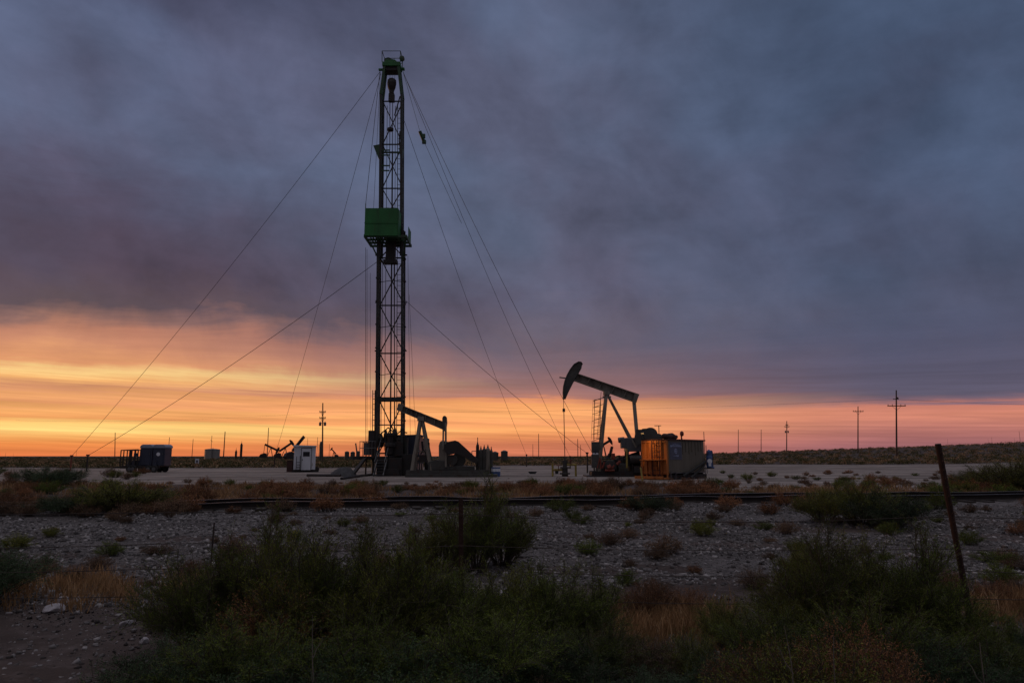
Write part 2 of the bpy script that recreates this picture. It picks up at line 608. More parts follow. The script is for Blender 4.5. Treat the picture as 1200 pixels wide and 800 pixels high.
# ------------------------------------------------------------------ ground
def ground_mat(name, c_a, c_b, c_c, s_big, s_small, bump_d, pebble=0.0, ruts=False):
    m = bpy.data.materials.new(name)
    m.use_nodes = True
    t = m.node_tree
    b = t.nodes['Principled BSDF']
    b.inputs['Roughness'].default_value = 0.95
    b.inputs['Specular IOR Level'].default_value = 0.1
    tc = nn(t, 'ShaderNodeTexCoord')
    n1 = nn(t, 'ShaderNodeTexNoise')
    n1.inputs['Scale'].default_value = s_big
    n1.inputs['Detail'].default_value = 8
    n1.inputs['Roughness'].default_value = 0.65
    n2 = nn(t, 'ShaderNodeTexNoise')
    n2.inputs['Scale'].default_value = s_small
    n2.inputs['Detail'].default_value = 8
    n2.inputs['Roughness'].default_value = 0.7
    for n in (n1, n2):
        t.links.new(tc.outputs['Object'], n.inputs['Vector'])
    r1 = nn(t, 'ShaderNodeValToRGB')
    r1.color_ramp.elements[0].position = 0.36
    r1.color_ramp.elements[1].position = 0.64
    r1.color_ramp.elements[0].color = (*c_a, 1)
    r1.color_ramp.elements[1].color = (*c_b, 1)
    t.links.new(n1.outputs['Fac'], r1.inputs[0])
    r2 = nn(t, 'ShaderNodeValToRGB')
    r2.color_ramp.elements[0].position = 0.5
    r2.color_ramp.elements[1].position = 0.72
    t.links.new(n2.outputs['Fac'], r2.inputs[0])
    mx = nn(t, 'ShaderNodeMixRGB')
    t.links.new(r2.outputs[0], mx.inputs[0])
    t.links.new(r1.outputs[0], mx.inputs[1])
    mx.inputs[2].default_value = (*c_c, 1)
    out = mx.outputs[0]
    hgt = n2.outputs['Fac']
    if pebble:
        vo = nn(t, 'ShaderNodeTexVoronoi')
        vo.inputs['Scale'].default_value = pebble
        t.links.new(tc.outputs['Object'], vo.inputs['Vector'])
        hsv = nn(t, 'ShaderNodeMapRange')
        sp = nn(t, 'ShaderNodeSeparateXYZ')
        t.links.new(vo.outputs['Color'], sp.inputs[0])
        t.links.new(sp.outputs[0], hsv.inputs['Value'])
        hsv.inputs['To Min'].default_value = 0.55
        hsv.inputs['To Max'].default_value = 1.35
        sc = nn(t, 'ShaderNodeVectorMath', operation='SCALE')
        t.links.new(out, sc.inputs[0])
        t.links.new(hsv.outputs[0], sc.inputs['Scale'])
        out = sc.outputs[0]
        inv = nn(t, 'ShaderNodeMath', operation='SUBTRACT')
        inv.inputs[0].default_value = 1.0
        t.links.new(vo.outputs['Distance'], inv.inputs[1])
        hgt = inv.outputs[0]
    if ruts:
        mp_ = nn(t, 'ShaderNodeMapping')
        mp_.inputs['Scale'].default_value = (0.035, 0.55, 1)
        mp_.inputs['Rotation'].default_value = (0, 0, 0.12)
        t.links.new(tc.outputs['Object'], mp_.inputs[0])
        n3 = nn(t, 'ShaderNodeTexNoise')
        n3.inputs['Scale'].default_value = 1.6
        n3.inputs['Detail'].default_value = 5
        n3.inputs['Distortion'].default_value = 0.5
        t.links.new(mp_.outputs[0], n3.inputs['Vector'])
        m3 = nn(t, 'ShaderNodeMapRange')
        m3.inputs['From Min'].default_value = 0.36
        m3.inputs['From Max'].default_value = 0.62
        m3.inputs['To Min'].default_value = 0.52
        m3.inputs['To Max'].default_value = 1.15
        t.links.new(n3.outputs['Fac'], m3.inputs['Value'])
        sc3 = nn(t, 'ShaderNodeVectorMath', operation='SCALE')
        t.links.new(out, sc3.inputs[0])
        t.links.new(m3.outputs[0], sc3.inputs['Scale'])
        out = sc3.outputs[0]
    t.links.new(out, b.inputs['Base Color'])
    bp = nn(t, 'ShaderNodeBump')
    bp.inputs['Strength'].default_value = 0.8
    bp.inputs['Distance'].default_value = bump_d
    t.links.new(hgt, bp.inputs['Height'])
    t.links.new(bp.outputs[0], b.inputs['Normal'])
    return m


M['soil'] = ground_mat('desert_soil', (0.050, 0.038, 0.034), (0.095, 0.074, 0.068), (0.13, 0.105, 0.10), 0.35, 7.0, 0.04)
M['caliche'] = ground_mat('pale_caliche', (0.185, 0.157, 0.142), (0.36, 0.312, 0.285), (0.125, 0.103, 0.092), 0.11, 0.8, 0.03, ruts=True)
M['ballast'] = ground_mat('crushed_stone_bed', (0.075, 0.066, 0.064), (0.165, 0.150, 0.148), (0.10, 0.085, 0.08), 0.45, 5.0, 0.03, pebble=26.0)


def sheet(name, us, vs, fn, material):
    """grid of points fn(u, v) -> (x, y, z)"""
    pts = [fn(u, v) for v in vs for u in us]
    nu = len(us)
    fc = [(j * nu + i, j * nu + i + 1, (j + 1) * nu + i + 1, (j + 1) * nu + i) for j in range(len(vs) - 1) for i in range(nu - 1)]
    me = fast_mesh(name, pts, fc, material, smooth_sh=True)
    o = link(name, me)
    o['kind'] = 'structure'
    return o


def grow(a, b, first, ratio):
    out, s, x = [a], first, a
    while x < b:
        x += s
        s *= ratio
        out.append(x)
    return out


ys = [-4000, -1200, -400, -120, -40, -15, -6] + grow(-2, 5000, 0.5, 1.045)
xp = grow(0.4, 5000, 0.5, 1.07)
xs = sorted([-x for x in xp] + [0.0] + xp)
sheet('ground', xs, ys, lambda x, y: (x, y, H(x, y)), M['soil'])


def wav(x, a, b, c):
    return math.sin(x * a + c) + 0.6 * math.sin(x * a * 2.3 + b) + 0.35 * math.sin(x * a * 5.1 + c * 2)


def pad_near(x):
    return 35.5 - 0.05 * x + 1.5 * wav(x, 0.45, 1.0, 0.3) - 8.5 * smooth(5, 16, x)


def pad_far(x):
    return 84 + 20 * smooth(-25, 5, x) + 1.6 * wav(x, 0.2, 2.0, 1.1) - 8 * smooth(30, 60, x)


PX = list(np.arange(-75, 76, 0.75))
sheet('well_pad', PX, list(np.linspace(0, 1, 60)), lambda x, t: (x, pad_near(x) + (pad_far(x) - pad_near(x)) * t, H(x, pad_near(x) + (pad_far(x) - pad_near(x)) * t) + 0.006), M['caliche'])


def track_y(x):
    return 20.3 + 0.2 * x - 0.0035 * max(0, x - 6) ** 2


def bed_near(x):
    return 7.6 + 0.35 * wav(x, 0.7, 1.0, 0.2) + 1.4 * smooth(-3, 4, x) * (1 - smooth(6, 10, x))


def bed_far(x):
    return track_y(min(max(x, -25), 25)) + 4.3 + 0.4 * wav(x, 0.6, 0.4, 2.0)


def bed_h(x, y):
    """the stone bed is a low bank that carries the track"""
    ty = track_y(min(max(x, -25), 25))
    return 0.004 + 0.05 * smooth(ty - 6, ty - 2, y) * (1 - smooth(ty + 2.6, ty + 4.0, y))


BX = list(np.arange(-34, 34.1, 0.4))
sheet('ballast_bed', BX, list(np.linspace(0, 1, 60)), lambda x, t: (x, bed_near(x) + (bed_far(x) - bed_near(x)) * t, H(x, bed_near(x) + (bed_far(x) - bed_near(x)) * t) + bed_h(x, bed_near(x) + (bed_far(x) - bed_near(x)) * t)), M['ballast'])


def GZ(x, y):
    z = H(x, y)
    if bed_near(x) < y < bed_far(x) and abs(x) < 34:
        z += bed_h(x, y)
    return z


# loose stones
def stones(name, n, fx, fy, size_lo, size_hi, seed, material, keep=None):
    rng = np.random.default_rng(seed)
    xs_, ys_ = fx(rng, n), fy(rng, n)
    base = np.array([(-1, -1, -1), (1, -1, -1), (1, 1, -1), (-1, 1, -1), (-1, -1, 1), (1, -1, 1), (1, 1, 1), (-1, 1, 1)], dtype=np.float64)
    quads = np.array([(0, 3, 2, 1), (4, 5, 6, 7), (0, 1, 5, 4), (1, 2, 6, 5), (2, 3, 7, 6), (3, 0, 4, 7)])
    V, T = [], []
    zs = np.array([GZ(x, y) for x, y in zip(xs_, ys_)])
    if keep is not None:
        k = np.array([keep(x, y) for x, y in zip(xs_, ys_)])
        xs_, ys_, zs = xs_[k], ys_[k], zs[k]
    n = len(xs_)
    u = rng.random(n)
    size = size_lo * (size_hi / size_lo) ** (u ** 3.2)
    sc = size[:, None] * np.stack([rng.uniform(.6, 1.2, n), rng.uniform(.6, 1.2, n), rng.uniform(.35, .8, n)], 1) * 0.5
    pts = base[None] * (1 + rng.uniform(-.45, .25, (n, 8, 3)))
    pts *= sc[:, None, :]
    ax = rng.normal(size=(n, 3)) * np.array([.5, .5, 3.0])
    ang = np.linalg.norm(ax, axis=1)
    k = ax / ang[:, None]
    c, s = np.cos(ang)[:, None, None], np.sin(ang)[:, None, None]
    kk = k[:, None, :]
    pts = pts * c + np.cross(np.broadcast_to(kk, pts.shape), pts) * s + kk * (pts * kk).sum(2, keepdims=True) * (1 - c)
    pts += np.stack([xs_, ys_, zs + sc[:, 2] * 0.45], 1)[:, None, :]
    fc = (quads[None] + (np.arange(n) * 8)[:, None, None]).reshape(-1, 4)
    tint = np.repeat(rng.random(n) ** 1.9, 8)
    me = fast_mesh(name, pts.reshape(-1, 3), fc, material, tint)
    return link(name, me)


def stone_mat(name, c0, c1):
    m = leaf_mat(name, c0, c1, None, 0.95, 0.0, 0.0)
    return m


M['stone'] = stone_mat('crushed_limestone', (0.07, 0.064, 0.063), (0.35, 0.328, 0.325))
M['stone_dark'] = stone_mat('dirt_stones', (0.04, 0.034, 0.033), (0.32, 0.30, 0.30))


def bed_x(rng, n):
    return rng.uniform(-1, 1, n) * 1.0


def gen_bed(rng_seed, n):
    rng = np.random.default_rng(rng_seed)
    y = 7.4 + 13.2 * rng.random(n) ** 1.15
    x = (rng.random(n) * 2 - 1) * (y * 0.78 + 1.5)
    return x, y


_bx, _by = gen_bed(3, 120000)
so = stones('crushed_stone', 120000, lambda r, n: _bx, lambda r, n: _by, 0.010, 0.070, 5, M['stone'], keep=lambda x, y: bed_near(x) - 0.3 < y < track_y(x) + 4.0 and not (-0.95 < y - track_y(x) < -0.62) and (math.sin(x * 1.1 + 2 * math.sin(y * .8)) * math.sin(y * 1.3 + x * .35) > -.55 or (x * 7919 + y * 104729) % 1.0 < .3))
tag(so, kind='stuff', label='pale crushed stone spread over the bank below the railway')
_r = np.random.default_rng(12)
_dx = _r.uniform(-7.5, 6.5, 22000)
_dy = 2.6 + 5.4 * _r.random(22000) ** 0.8
so = stones('dirt_stones', 22000, lambda r, n: _dx, lambda r, n: _dy, 0.008, 0.045, 6, M['stone_dark'])
tag(so, kind='stuff', label='small stones lying in the dark dirt in front of the fence')
# ================================================================== railway
def track_pts(off):
    out = []
    for x in np.arange(-26, 25.01, 1.0):
        t = Vector((1, 0.2 - 0.007 * max(0, x - 6), 0)).normalized()
        n = Vector((-t.y, t.x, 0))
        p = Vector((x, track_y(x), 0)) + n * off
        p.z = 0.085 + H(p.x, p.y)
        out.append((p, n))
    return out


trk = thing('railway_track', 'single rusty railway track with worn bright rail heads half buried in crushed stone', 'railway track', (0, track_y(0), 0))


def rail(off):
    mb = MB()
    pts = track_pts(off)
    prof = [(-.07, 0), (.07, 0), (.07, .014), (.012, .035), (.012, .125), (.036, .135), (.034, .165), (-.034, .165), (-.036, .135), (-.012, .125), (-.012, .035), (-.07, .014)]
    k = len(prof)
    vs = [p + n * a + Vector((0, 0, b)) for p, n in pts for a, b in prof]
    fs_side, fs_top = [], []
    for i in range(len(pts) - 1):
        for j in range(k):
            j2 = (j + 1) % k
            f = (i * k + j, i * k + j2, (i + 1) * k + j2, (i + 1) * k + j)
            (fs_top if j == 6 else fs_side).append(f)
    mb.add(vs, fs_side)
    o = len(mb.f)
    mb.f += [list(f) for f in fs_top]
    mb.mi += [1] * len(fs_top)
    mb.build('rail', [M['rail_side'], M['rail_top']], trk)


rail(-0.7175)
rail(0.7175)
slp = None
for i in range(78):
    x = -25 + i * 0.62
    p = Vector((x, track_y(x), 0))
    if slp is None:
        mb = MB()
        mb.box((0, 0, 0), (0.22, 2.5, 0.12))
        slp = mb.build('sleeper', M['sleeper'], trk, origin=(0, 0, 0), bevel=0.01)
        s = slp
    else:
        s = slp.copy()
        COL.objects.link(s)
        s.parent = trk
    s.location = (p.x, p.y - track_y(0), 0.021 + H(p.x, p.y) + random.uniform(-.008, .006))
    s.rotation_euler = (0, 0, math.atan(0.2) + random.uniform(-.02, .02))

# ================================================================== wire fence
def tpost(a, b):
    mb = MB()
    a, b = Vector(a), Vector(b)
    mb.beam(a, b, 0.042, 0.010, up=(0, 1, 0))
    mb.beam(a + Vector((0, .017, 0)), b + Vector((0, .017, 0)), 0.010, 0.030, up=(0, 1, 0))
    d = (b - a)
    n = int(d.length / 0.055)
    for i in range(3, n):
        c = a + d * (i / n) - Vector((0, .008, 0))
        mb.box(c, (0.014, 0.012, 0.012))
    return mb


fen = thing('wire_fence', 'sagging barbed wire fence on thin rusty steel posts in front of the crushed stone bank', 'fence', (0, 6.8, -0.1))
FX = [-9.5, -3.05, -0.49, 4.02, 9.5]
p_r0 = Vector((4.18, 6.75, -0.35))
p_r1 = P(1099, 520, 6.55)
mbp = MB()
mbp.tube(p_r0, p_r1, 0.026, 0.026, 10)
for i in range(5, 24):
    c = p_r0.lerp(p_r1, i / 24)
    mbp.box(c - Vector((0, .028, 0)), (0.016, 0.014, 0.014))
mbp.build('fence_post', M['rust_post'], fen, label='tall leaning rusty post')
q1 = P(540, 583, 6.9)
tpost((q1.x + .02, 6.92, -.3), q1).build('fence_post', M['rust_post'], fen, label='short rusty post among green shrubs')
for x in (-9.5, 9.5):
    tpost((x, 6.9, -.3), (x + .05, 6.85, 1.25)).build('fence_post', M['rust_post'], fen)
q2 = P(251, 612, 7.0)
mb = MB()
mb.path([(q2.x + .01, 7.0, -.05), (q2.x - .006, 7.0, .4), q2], 0.008, 5)
mb.build('wire_stay', M['barb'], fen, label='thin twisted stay wire')
q3 = P(222, 668, 7.0)
mb = MB()
mb.path([(q3.x + .01, 7.0, -.1), (q3.x - .006, 7.0, .2), q3], 0.006, 5)
mb.build('wire_stay', M['barb'], fen)
for z in (0.12, 0.37, 0.58, 0.86):
    mb = MB()
    pts = []
    ends = [(-9.5, 6.87), (q2.x, 7.0), (q1.x, 6.88), (4.0 + .08 - .16 * z, 6.68), (9.5, 6.87)]
    for (xa, ya), (xb_, yb) in zip(ends[:-1], ends[1:]):
        for i in range(12):
            t = i / 12
            sag = 0.05 * 4 * t * (1 - t) * (1 + .4 * math.sin(z * 9 + xa))
            pts.append(Vector((xa + (xb_ - xa) * t, ya + (yb - ya) * t, z - sag + .015 * math.sin(xa * 3 + z * 20))))
    pts.append(Vector((9.5, 6.87, z)))
    mb.path(pts, 0.0034, 5)
    for i in range(len(pts) - 1):
        for t in (0.2, 0.55, 0.9):
            c = pts[i].lerp(pts[i + 1], t)
            dv = Vector((random.uniform(-.3, .3), random.uniform(-1, 1), random.uniform(-1, 1))).normalized() * 0.014
            mb.tube(c - dv, c + dv, 0.0013, seg=3, cap=False)
    mb.build('barbed_wire', M['barb'], fen)

# ================================================================== workover rig
YR = 52.0
XB = -8.77
rig = thing('workover_rig', 'tall truck mounted drilling rig with lattice mast, green wind screen board and guy cables', 'drilling rig', (XB, YR, 0))


def mp(z, dx=0.0, dy=0.0):
    return Vector((XB - 0.0215 * z + dx, YR + dy, z))


LV = [1.6, 2.6, 5.47, 8.95, 12.6, 16.3, 18.4]
TOPZ = 31.55
hw, hd = 0.92, 0.55
for sx_ in (-1, 1):
    for sy_ in (-1, 1):
        m1 = MB()
        m1.beam(mp(0.9, sx_ * hw, sy_ * hd), mp(18.4, sx_ * hw, sy_ * hd), 0.14)
        for z in np.arange(2.2, 18, 1.75):
            m1.box(mp(z, sx_ * (hw + .02), sy_ * hd), (.19, .18, .10))
        m1.build('lower_mast_leg', M['mast_steel'], rig)
        m2 = MB()
        m2.beam(mp(16.2, sx_ * .80, sy_ * .42), mp(29.15, sx_ * .80, sy_ * .42), 0.17)
        m2.build('upper_mast_leg', M['mast_steel'], rig)
        m2 = MB()
        m2.beam(mp(29.15, sx_ * .80, sy_ * .42), mp(TOPZ, sx_ * .55, sy_ * .38), 0.20)
        m2.build('tapered_mast_leg', M['mast_green'], rig)


def lattice(levels, w, dpt, t, name, thick_at=None):
    b1 = MB()
    for i, z in enumerate(levels):
        th = t * (3.4 if thick_at is not None and abs(z - thick_at) < .1 else 1.3)
        for sy_ in ((-1, 1) if th > t * 2 else (1,)):
            b1.beam(mp(z, -w, sy_ * dpt), mp(z, w, sy_ * dpt), t, th)
        for sx_ in (-1, 1):
            b1.beam(mp(z, sx_ * w, -dpt), mp(z, sx_ * w, dpt), t)
    for a, c in zip(levels[:-1], levels[1:]):
        b1.beam(mp(a, -w, dpt), mp(c, w, dpt), t)
        b1.beam(mp(a, w, dpt + .03), mp(c, -w, dpt + .03), t)
        m_ = (a + c) / 2
        for sx_ in (-1, 1):
            b1.beam(mp(a, sx_ * w, -dpt), mp(m_, sx_ * w, dpt), t * .8)
            b1.beam(mp(m_, sx_ * w, dpt), mp(c, sx_ * w, -dpt), t * .8)
            b1.beam(mp(m_, sx_ * w, -dpt), mp(m_, sx_ * w, dpt), t * .8)
    b1.build(name, M['mast_steel'], rig)


lattice([1.6, 5.47, 8.95, 12.6, 16.3, 18.3], hw, hd, 0.075, 'lower_lattice', 5.47)
lattice([18.9, 21.8, 25.4, 29.0], .80, .42, 0.07, 'upper_lattice')
mb = MB()
for z in (7.3, 10.9, 14.4):
    mb.path([mp(z, -hw, hd), mp(z + .12, 0, hd - .1), mp(z, hw, hd)], 0.025, 6)
for z in (2.4, 3.6):
    mb.beam(mp(z, -hw, -hd), mp(z, hw, -hd), .08)
for z, e in ((9.1, .16), (12.75, .16), (16.4, .18), (3.1, .2)):
    for sx_ in (-1, 1):
        mb.beam(mp(z, sx_ * (hw + .05), 0), mp(z - .05, sx_ * (hw + .05 + e * 1.3), 0), .09)
mb.build('mast_brackets', M['mast_steel'], rig)
# section lock at the overlap, lugs
mb = MB()
mb.prism([mp(25.0, -.86, -.5), mp(24.9, -1.35, -.5), mp(24.0, -1.0, -.5), mp(23.8, -.86, -.5)], (0, .5, 0))
mb.prism([mp(24.7, .62, -.5), mp(24.7, .92, -.5), mp(24.1, .86, -.5), mp(24.0, .72, -.5)], (0, .6, 0))
for z in (24.55, 24.15, 23.3, 22.9):
    mb.beam(mp(z, -.78, -.42), mp(z, -.1, -.42), .07, .09)
mb.beam(mp(24.6, -.8, .1), mp(24.6, .8, .1), .09, .12)
mb.build('catwalk_bracket', M['mast_green'], rig)

# ladder inside the mast
lad = MB()
for dx in (.42, .74):
    lad.beam(mp(1.6, dx, .30), mp(28.8, dx * .93, .30), .045)
for z in np.arange(1.9, 28.7, .42):
    lad.beam(mp(z, .42, .30), mp(z, .74, .30), .026)
lad.build('mast_ladder', M['mast_steel'], rig)
lad = MB()
for dx in (-1.18, -1.02):
    lad.beam(mp(2.6, dx, -.6), mp(6.1, dx, -.6), .05)
for z in np.arange(2.8, 6.1, .38):
    lad.beam(mp(z, -1.2, -.6), mp(z, -1.0, -.6), .04)
lad.build('side_ladder', M['mast_steel'], rig)

# crown
cr = MB()
cr.box(mp(31.68, 0, 0), (1.42, 1.05, .34))
cr.prism([mp(31.84, -.55, -.5), mp(31.84, .45, -.5), mp(32.02, .3, -.5), mp(32.02, -.4, -.5)], (0, 1.0, 0))
cr.box(mp(31.45, -.9, 0), (.35, .2, .14))
cr.box(mp(31.5, .82, 0), (.3, .3, .14))
crown = cr.build('crown', M['green'], rig, bevel=.02)
cr = MB()
cr.box(mp(31.36, 0, 0), (.92, .8, .30))
cr.build('crown_beam', M['black_steel'], crown)
for k in range(4):
    sh = MB()
    sh.lathe(mp(32.0, -.28 + .2 * k, -.3 + .2 * k), [(.20, -.05), (.30, -.05), (.26, 0), (.30, .05), (.20, .05)], 20, 'Y')
    sh.build('sheave', M['mast_green'], crown, smooth_sh=False)
rl_ = MB()
for (dx, dy) in ((-.72, -.52), (.72, -.52), (.72, .52), (-.72, .52), (0.05, .52)):
    rl_.tube(mp(31.83, dx, dy), mp(32.74, dx, dy), .028)
for z in (32.74, 32.3):
    for a, b in (((-.72, -.52), (.72, -.52)), ((.72, -.52), (.72, .52)), ((.72, .52), (-.72, .52)), ((-.72, .52), (-.72, -.52))):
        if z > 32.5 or a[0] > 0:
            rl_.tube(mp(z, *a), mp(z, *b), .025)
rl_.lathe(mp(32.1, .84, -.5), [(.02, -.12), (.2, -.1), (.2, .1), (.02, .12)], 14, 'Y')
rl_.build('crown_railing', M['mast_green'], crown)

sp_ = MB()
for dx, dy in ((-.62, -.30), (-.45, .15), (.25, .20)):
    sp_.tube(mp(1.8, dx, dy), mp(28.5, dx * .9, dy), .022, seg=6)
sp_.tube(mp(2.0, -.78, -.62), mp(17.5, -.80, -.62), .05, seg=6)
sp_.build('standpipe', M['mast_steel'], rig)

# travelling block, hook and lines
tb = MB()
tb.lathe(mp(30.1, -.02, -.1), [(.16, -.85), (.19, -.75), (.20, -.5), (.31, -.2), (.36, .12), (.34, .38), (.22, .5)], 14)
tb.box(mp(29.0, -.02, -.1), (.44, .34, .62))
tb.tube(mp(28.6, -.15, -.1), mp(23.2, -.14, -.1), .028)
tb.tube(mp(28.6, .06, -.1), mp(23.2, .05, -.1), .028)
tb.lathe(mp(26.4, -.1, -.1), [(.08, -.15), (.24, -.1), (.24, .08), (.1, .15)], 12)
tb.build('travelling_block', M['black_steel'], rig)
dl = MB()
for dx in (-.24, -.1, .06, .22):
    dl.tube(mp(30.3, dx * .9, -.1), mp(31.3, dx, -.05), .014, seg=5)
dl.build('drilling_line', M['cable'], rig)
tp = MB()
tp.tube(mp(24.6, .06, -.08), mp(1.9, 0.02, -.05), .055)
tp.tube(mp(17.2, .22, -.1), mp(2.0, .36, -.1), .035)
tp.build('tubing_string', M['black_steel'], rig)
dg = MB()
dg.tube(mp(29.2, .62, 0), mp(27.6, .2, 0), .05)
dg.path([mp(26.2, .66, -.2), mp(25.4, .6, -.2), mp(24.6, .7, -.2)], .05)
dg.build('hydraulic_hose', M['black_steel'], rig)

# racking board with green wind screen
z0, z1 = 17.32, 19.40
F0, F1 = P(427, 274, 50.3), P(466, 274, 50.3)
xl, xr = F0.x, F1.x
bd = MB()
yb0, yb1 = 50.3, 52.9
for y_ in (yb0 + .08, yb0 + .9, yb0 + 1.7, yb1 - .05):
    bd.beam((xl + .05, y_, z0), (xr + .62, y_, z0), .12, .16)
for x_ in (xl + .02, xr, xr + .62):
    bd.beam((x_, yb0, z0 + .004), (x_, yb1, z0 + .004), .13, .18)
for i in range(7):
    x_ = xl + .35 + i * .20
    bd.beam((x_, yb0 + .1, z0 + .05), (x_, yb1 - .3, z0 + .05), .075, .05)
bd.box((xr - .35, yb0 + 1.35, z0 + .06), (1.05, 2.4, .06))
bd.beam((xl + .1, yb1 - .2, z0), mp(15.9, -.9, .4), .09)
bd.beam((xr + .6, yb0 + .3, z0), mp(15.7, .92, -.5), .1)
brd = bd.build('racking_board', M['mast_green'], rig, label='grated board platform high on the mast')
sc_ = MB()
sc_.box(((xl + xr) / 2, yb0 - .02, (z0 + z1) / 2 + .04), (xr - xl, .03, z1 - z0))
sc_.box(((xl + xr) / 2, yb0 - .045, (z0 + z1) / 2 - .05), (xr - xl + .03, .03, .07))
sc_.box(((xl + xr) / 2, yb0 - .045, z0 + .06), (xr - xl + .05, .05, .10))
for x_ in (xl + .02, xr - .02, (xl + xr) / 2):
    sc_.box((x_, yb0 + .02, (z0 + z1) / 2 + .02), (.05, .05, z1 - z0 + .06))
sc_.build('wind_screen', M['green'], brd, label='flat green screen panel facing the road')
sc_ = MB()
sc_.box((xr + .02, yb0 + .62, (z0 + z1) / 2), (.03, 1.2, z1 - z0 - .05))
sc_.box((xr + .60, yb1 - .75, z0 + .55), (.03, 1.3, 1.1))
sc_.build('side_screen', M['green'], brd)
sc_ = MB()
for x_, y_ in ((xl + .02, yb0 + .02), (xl + .02, yb1 - .4), (xl + .95, yb0 + 1.0)):
    sc_.tube((x_, y_, z0), (x_, y_, z1 + .42), .03)
sc_.tube((xl + .95, yb0 + 1.0, z1 + .4), (xl + 1.55, yb0 + 1.0, z1 + .42), .03)
sc_.tube((xl + .02, yb0 + .02, z1 + .1), (xl + .02, yb1 - .4, z1 + .1), .025)
sc_.build('board_railing', M['mast_green'], brd)
bb = MB()
bb.box(mp(16.55, .02, -.25), (.66, .6, 1.6))
bb.box(mp(15.75, 0, -.25), (1.0, .7, .25))
bb.path([mp(15.9, -.75, -.3), mp(15.6, -.55, -.3), mp(15.9, -.35, -.3), mp(16.4, -.3, -.3)], .06)
bb.build('elevator_housing', M['black_steel'], rig, label='dark brown housing under the board')

bb = MB()
bb.box(mp(19.75, .12, -.1), (.8, .5, .42))
bb.build('winch_box', M['black_steel'], rig)

# guy cables
def guy(a, b, r=0.017, sag=0.0, name='guy_cable'):
    mb_ = MB()
    n = 16 if sag else 1
    pts = []
    for i in range(n + 1):
        t = i / n
        p = Vector(a).lerp(Vector(b), t)
        p.z -= sag * 4 * t * (1 - t)
        pts.append(p)
    mb_.path(pts, r, 5)
    return mb_.build(name, M['cable'], rig)


CL, CRr = mp(31.3, -.95, 0), mp(31.3, .85, 0)
MIDL, MIDR = mp(16.2, -1.1, 0), mp(12.9, 1.05, 0)
anc = []


def anchor_at(px, py, Y):
    p = P(px, py, Y)
    anc.append(p)
    return p


guy(CL, anchor_at(84, 534.2, 70), sag=.8)
guy(mp(31.3, -.95, .3), anchor_at(322, 534, 92), sag=.8)
guy(mp(15.9, -1.1, .2), anchor_at(103, 533.5, 66), .02, sag=.5)
guy(CRr, anchor_at(668, 535, 80), sag=.9)
guy(mp(31.3, .85, .3), anchor_at(696, 534, 62), sag=.8)
guy(mp(27.5, .85, .4), anchor_at(617, 533, 95), sag=.8)
guy(MIDR, anchor_at(688, 531, 60), .017, sag=.3)
# board support and hanging lines
guy(mp(31.3, -.95, -.1), (xl + .02, yb0 + .02, z1 + .4), .02)
guy(mp(31.3, -.95, .1), (xl + .1, yb1 - .3, z0), .014)
for px, yt, yb_, Y in ((428.6, 290, 533, 51.3), (430.2, 292, 520, 51.8), (434, 320, 510, 52.2)):
    guy(P(px, yt, Y), P(px, yb_, Y), .012 if px > 429 else .018, name='hanging_line')
for px, yt, px2, yb_, Y in ((478, 300, 481, 525, 52), (479.5, 345, 487, 512, 52.4)):
    guy(P(px, yt, Y), P(px2, yb_, Y), .012, name='hanging_line')
gw = MB()
g0, g1 = CRr, anc[4]
t0_ = 0.125
pA = P(492, 154, 52.2)
pB = P(497, 166.5, 52.4)
gw.tube(pA, pB, .13, .13, 8)
gw.box(pA.lerp(pB, .45) + Vector((.12, 0, 0)), (.3, .2, .3))
gw.box(pB, (.3, .25, .25))
gw.tube(pA, CRr, .014, seg=5)
gw.tube(pB, P(541, 262, 56), .014, seg=5)
gw.build('cable_tensioner', M['mast_green'], rig, label='dark clamp hanging on a guy cable')
for i, p in enumerate(anc):
    a = MB()
    a.tube((p.x, p.y, -.3), (p.x, p.y, p.z + .06), .07)
    a.box((p.x, p.y, p.z + .03), (.22, .22, .14))
    a.build('guy_anchor', M['red'] if i == 0 else M['black_steel'], rig, label='red guy anchor in the scrub' if i == 0 else None)

# carrier truck under the mast, working floor, stairs
car = MB()
for dx in (-.55, .55):
    car.beam((XB + dx + .25, 51.6, .95), (XB + dx + .25, 64.5, .95), .2, .42)
for y_ in np.arange(52.2, 64.5, 1.4):
    car.beam((XB - .3, y_, .95), (XB + .8, y_, .95), .15, .3)
car.box((XB + .25, 58.0, 1.28), (2.7, 12.0, .12))
car.build('carrier_frame', M['black_steel'], rig)
for y_ in (55.0, 56.4, 57.8, 62.2, 63.6):
    for dx in (-.95, 1.45):
        wl = MB()
        wl.lathe((XB + dx, y_, .54), [(.3, -.16), (.5, -.17), (.54, -.1), (.54, .1), (.5, .17), (.3, .16)], 22, 'X')
        wo_ = wl.build('wheel', M['rubber'], rig)
        hb = MB()
        hb.lathe((XB + dx, y_, .54), [(.1, -.175), (.29, -.172), (.29, .172), (.1, .175)], 14, 'X')
        hb.build('rim', M['galv'], wo_)
dw = MB()
dw.box((XB + 1.05, 54.2, 2.15), (1.75, 2.2, 1.6))
dw.box((XB + .2, 56.6, 2.0), (1.9, 1.8, 1.3))
dw.prism([Vector((XB - .2, 53.2, 2.9)), Vector((XB + 1.9, 53.2, 2.98)), Vector((XB + 2.1, 53.2, 2.9)), Vector((XB + 2.1, 53.2, 2.84)), Vector((XB - .2, 53.2, 2.84))], (0, 2.4, 0))
dw.build('drawworks_housing', M['blue_dark'], rig, bevel=.03)
dw = MB()
dw.lathe((XB + .3, 53.0, 2.0), [(.2, -.75), (.55, -.75), (.55, -.68), (.3, -.66), (.3, .66), (.55, .68), (.55, .75), (.2, .75)], 20, 'X')
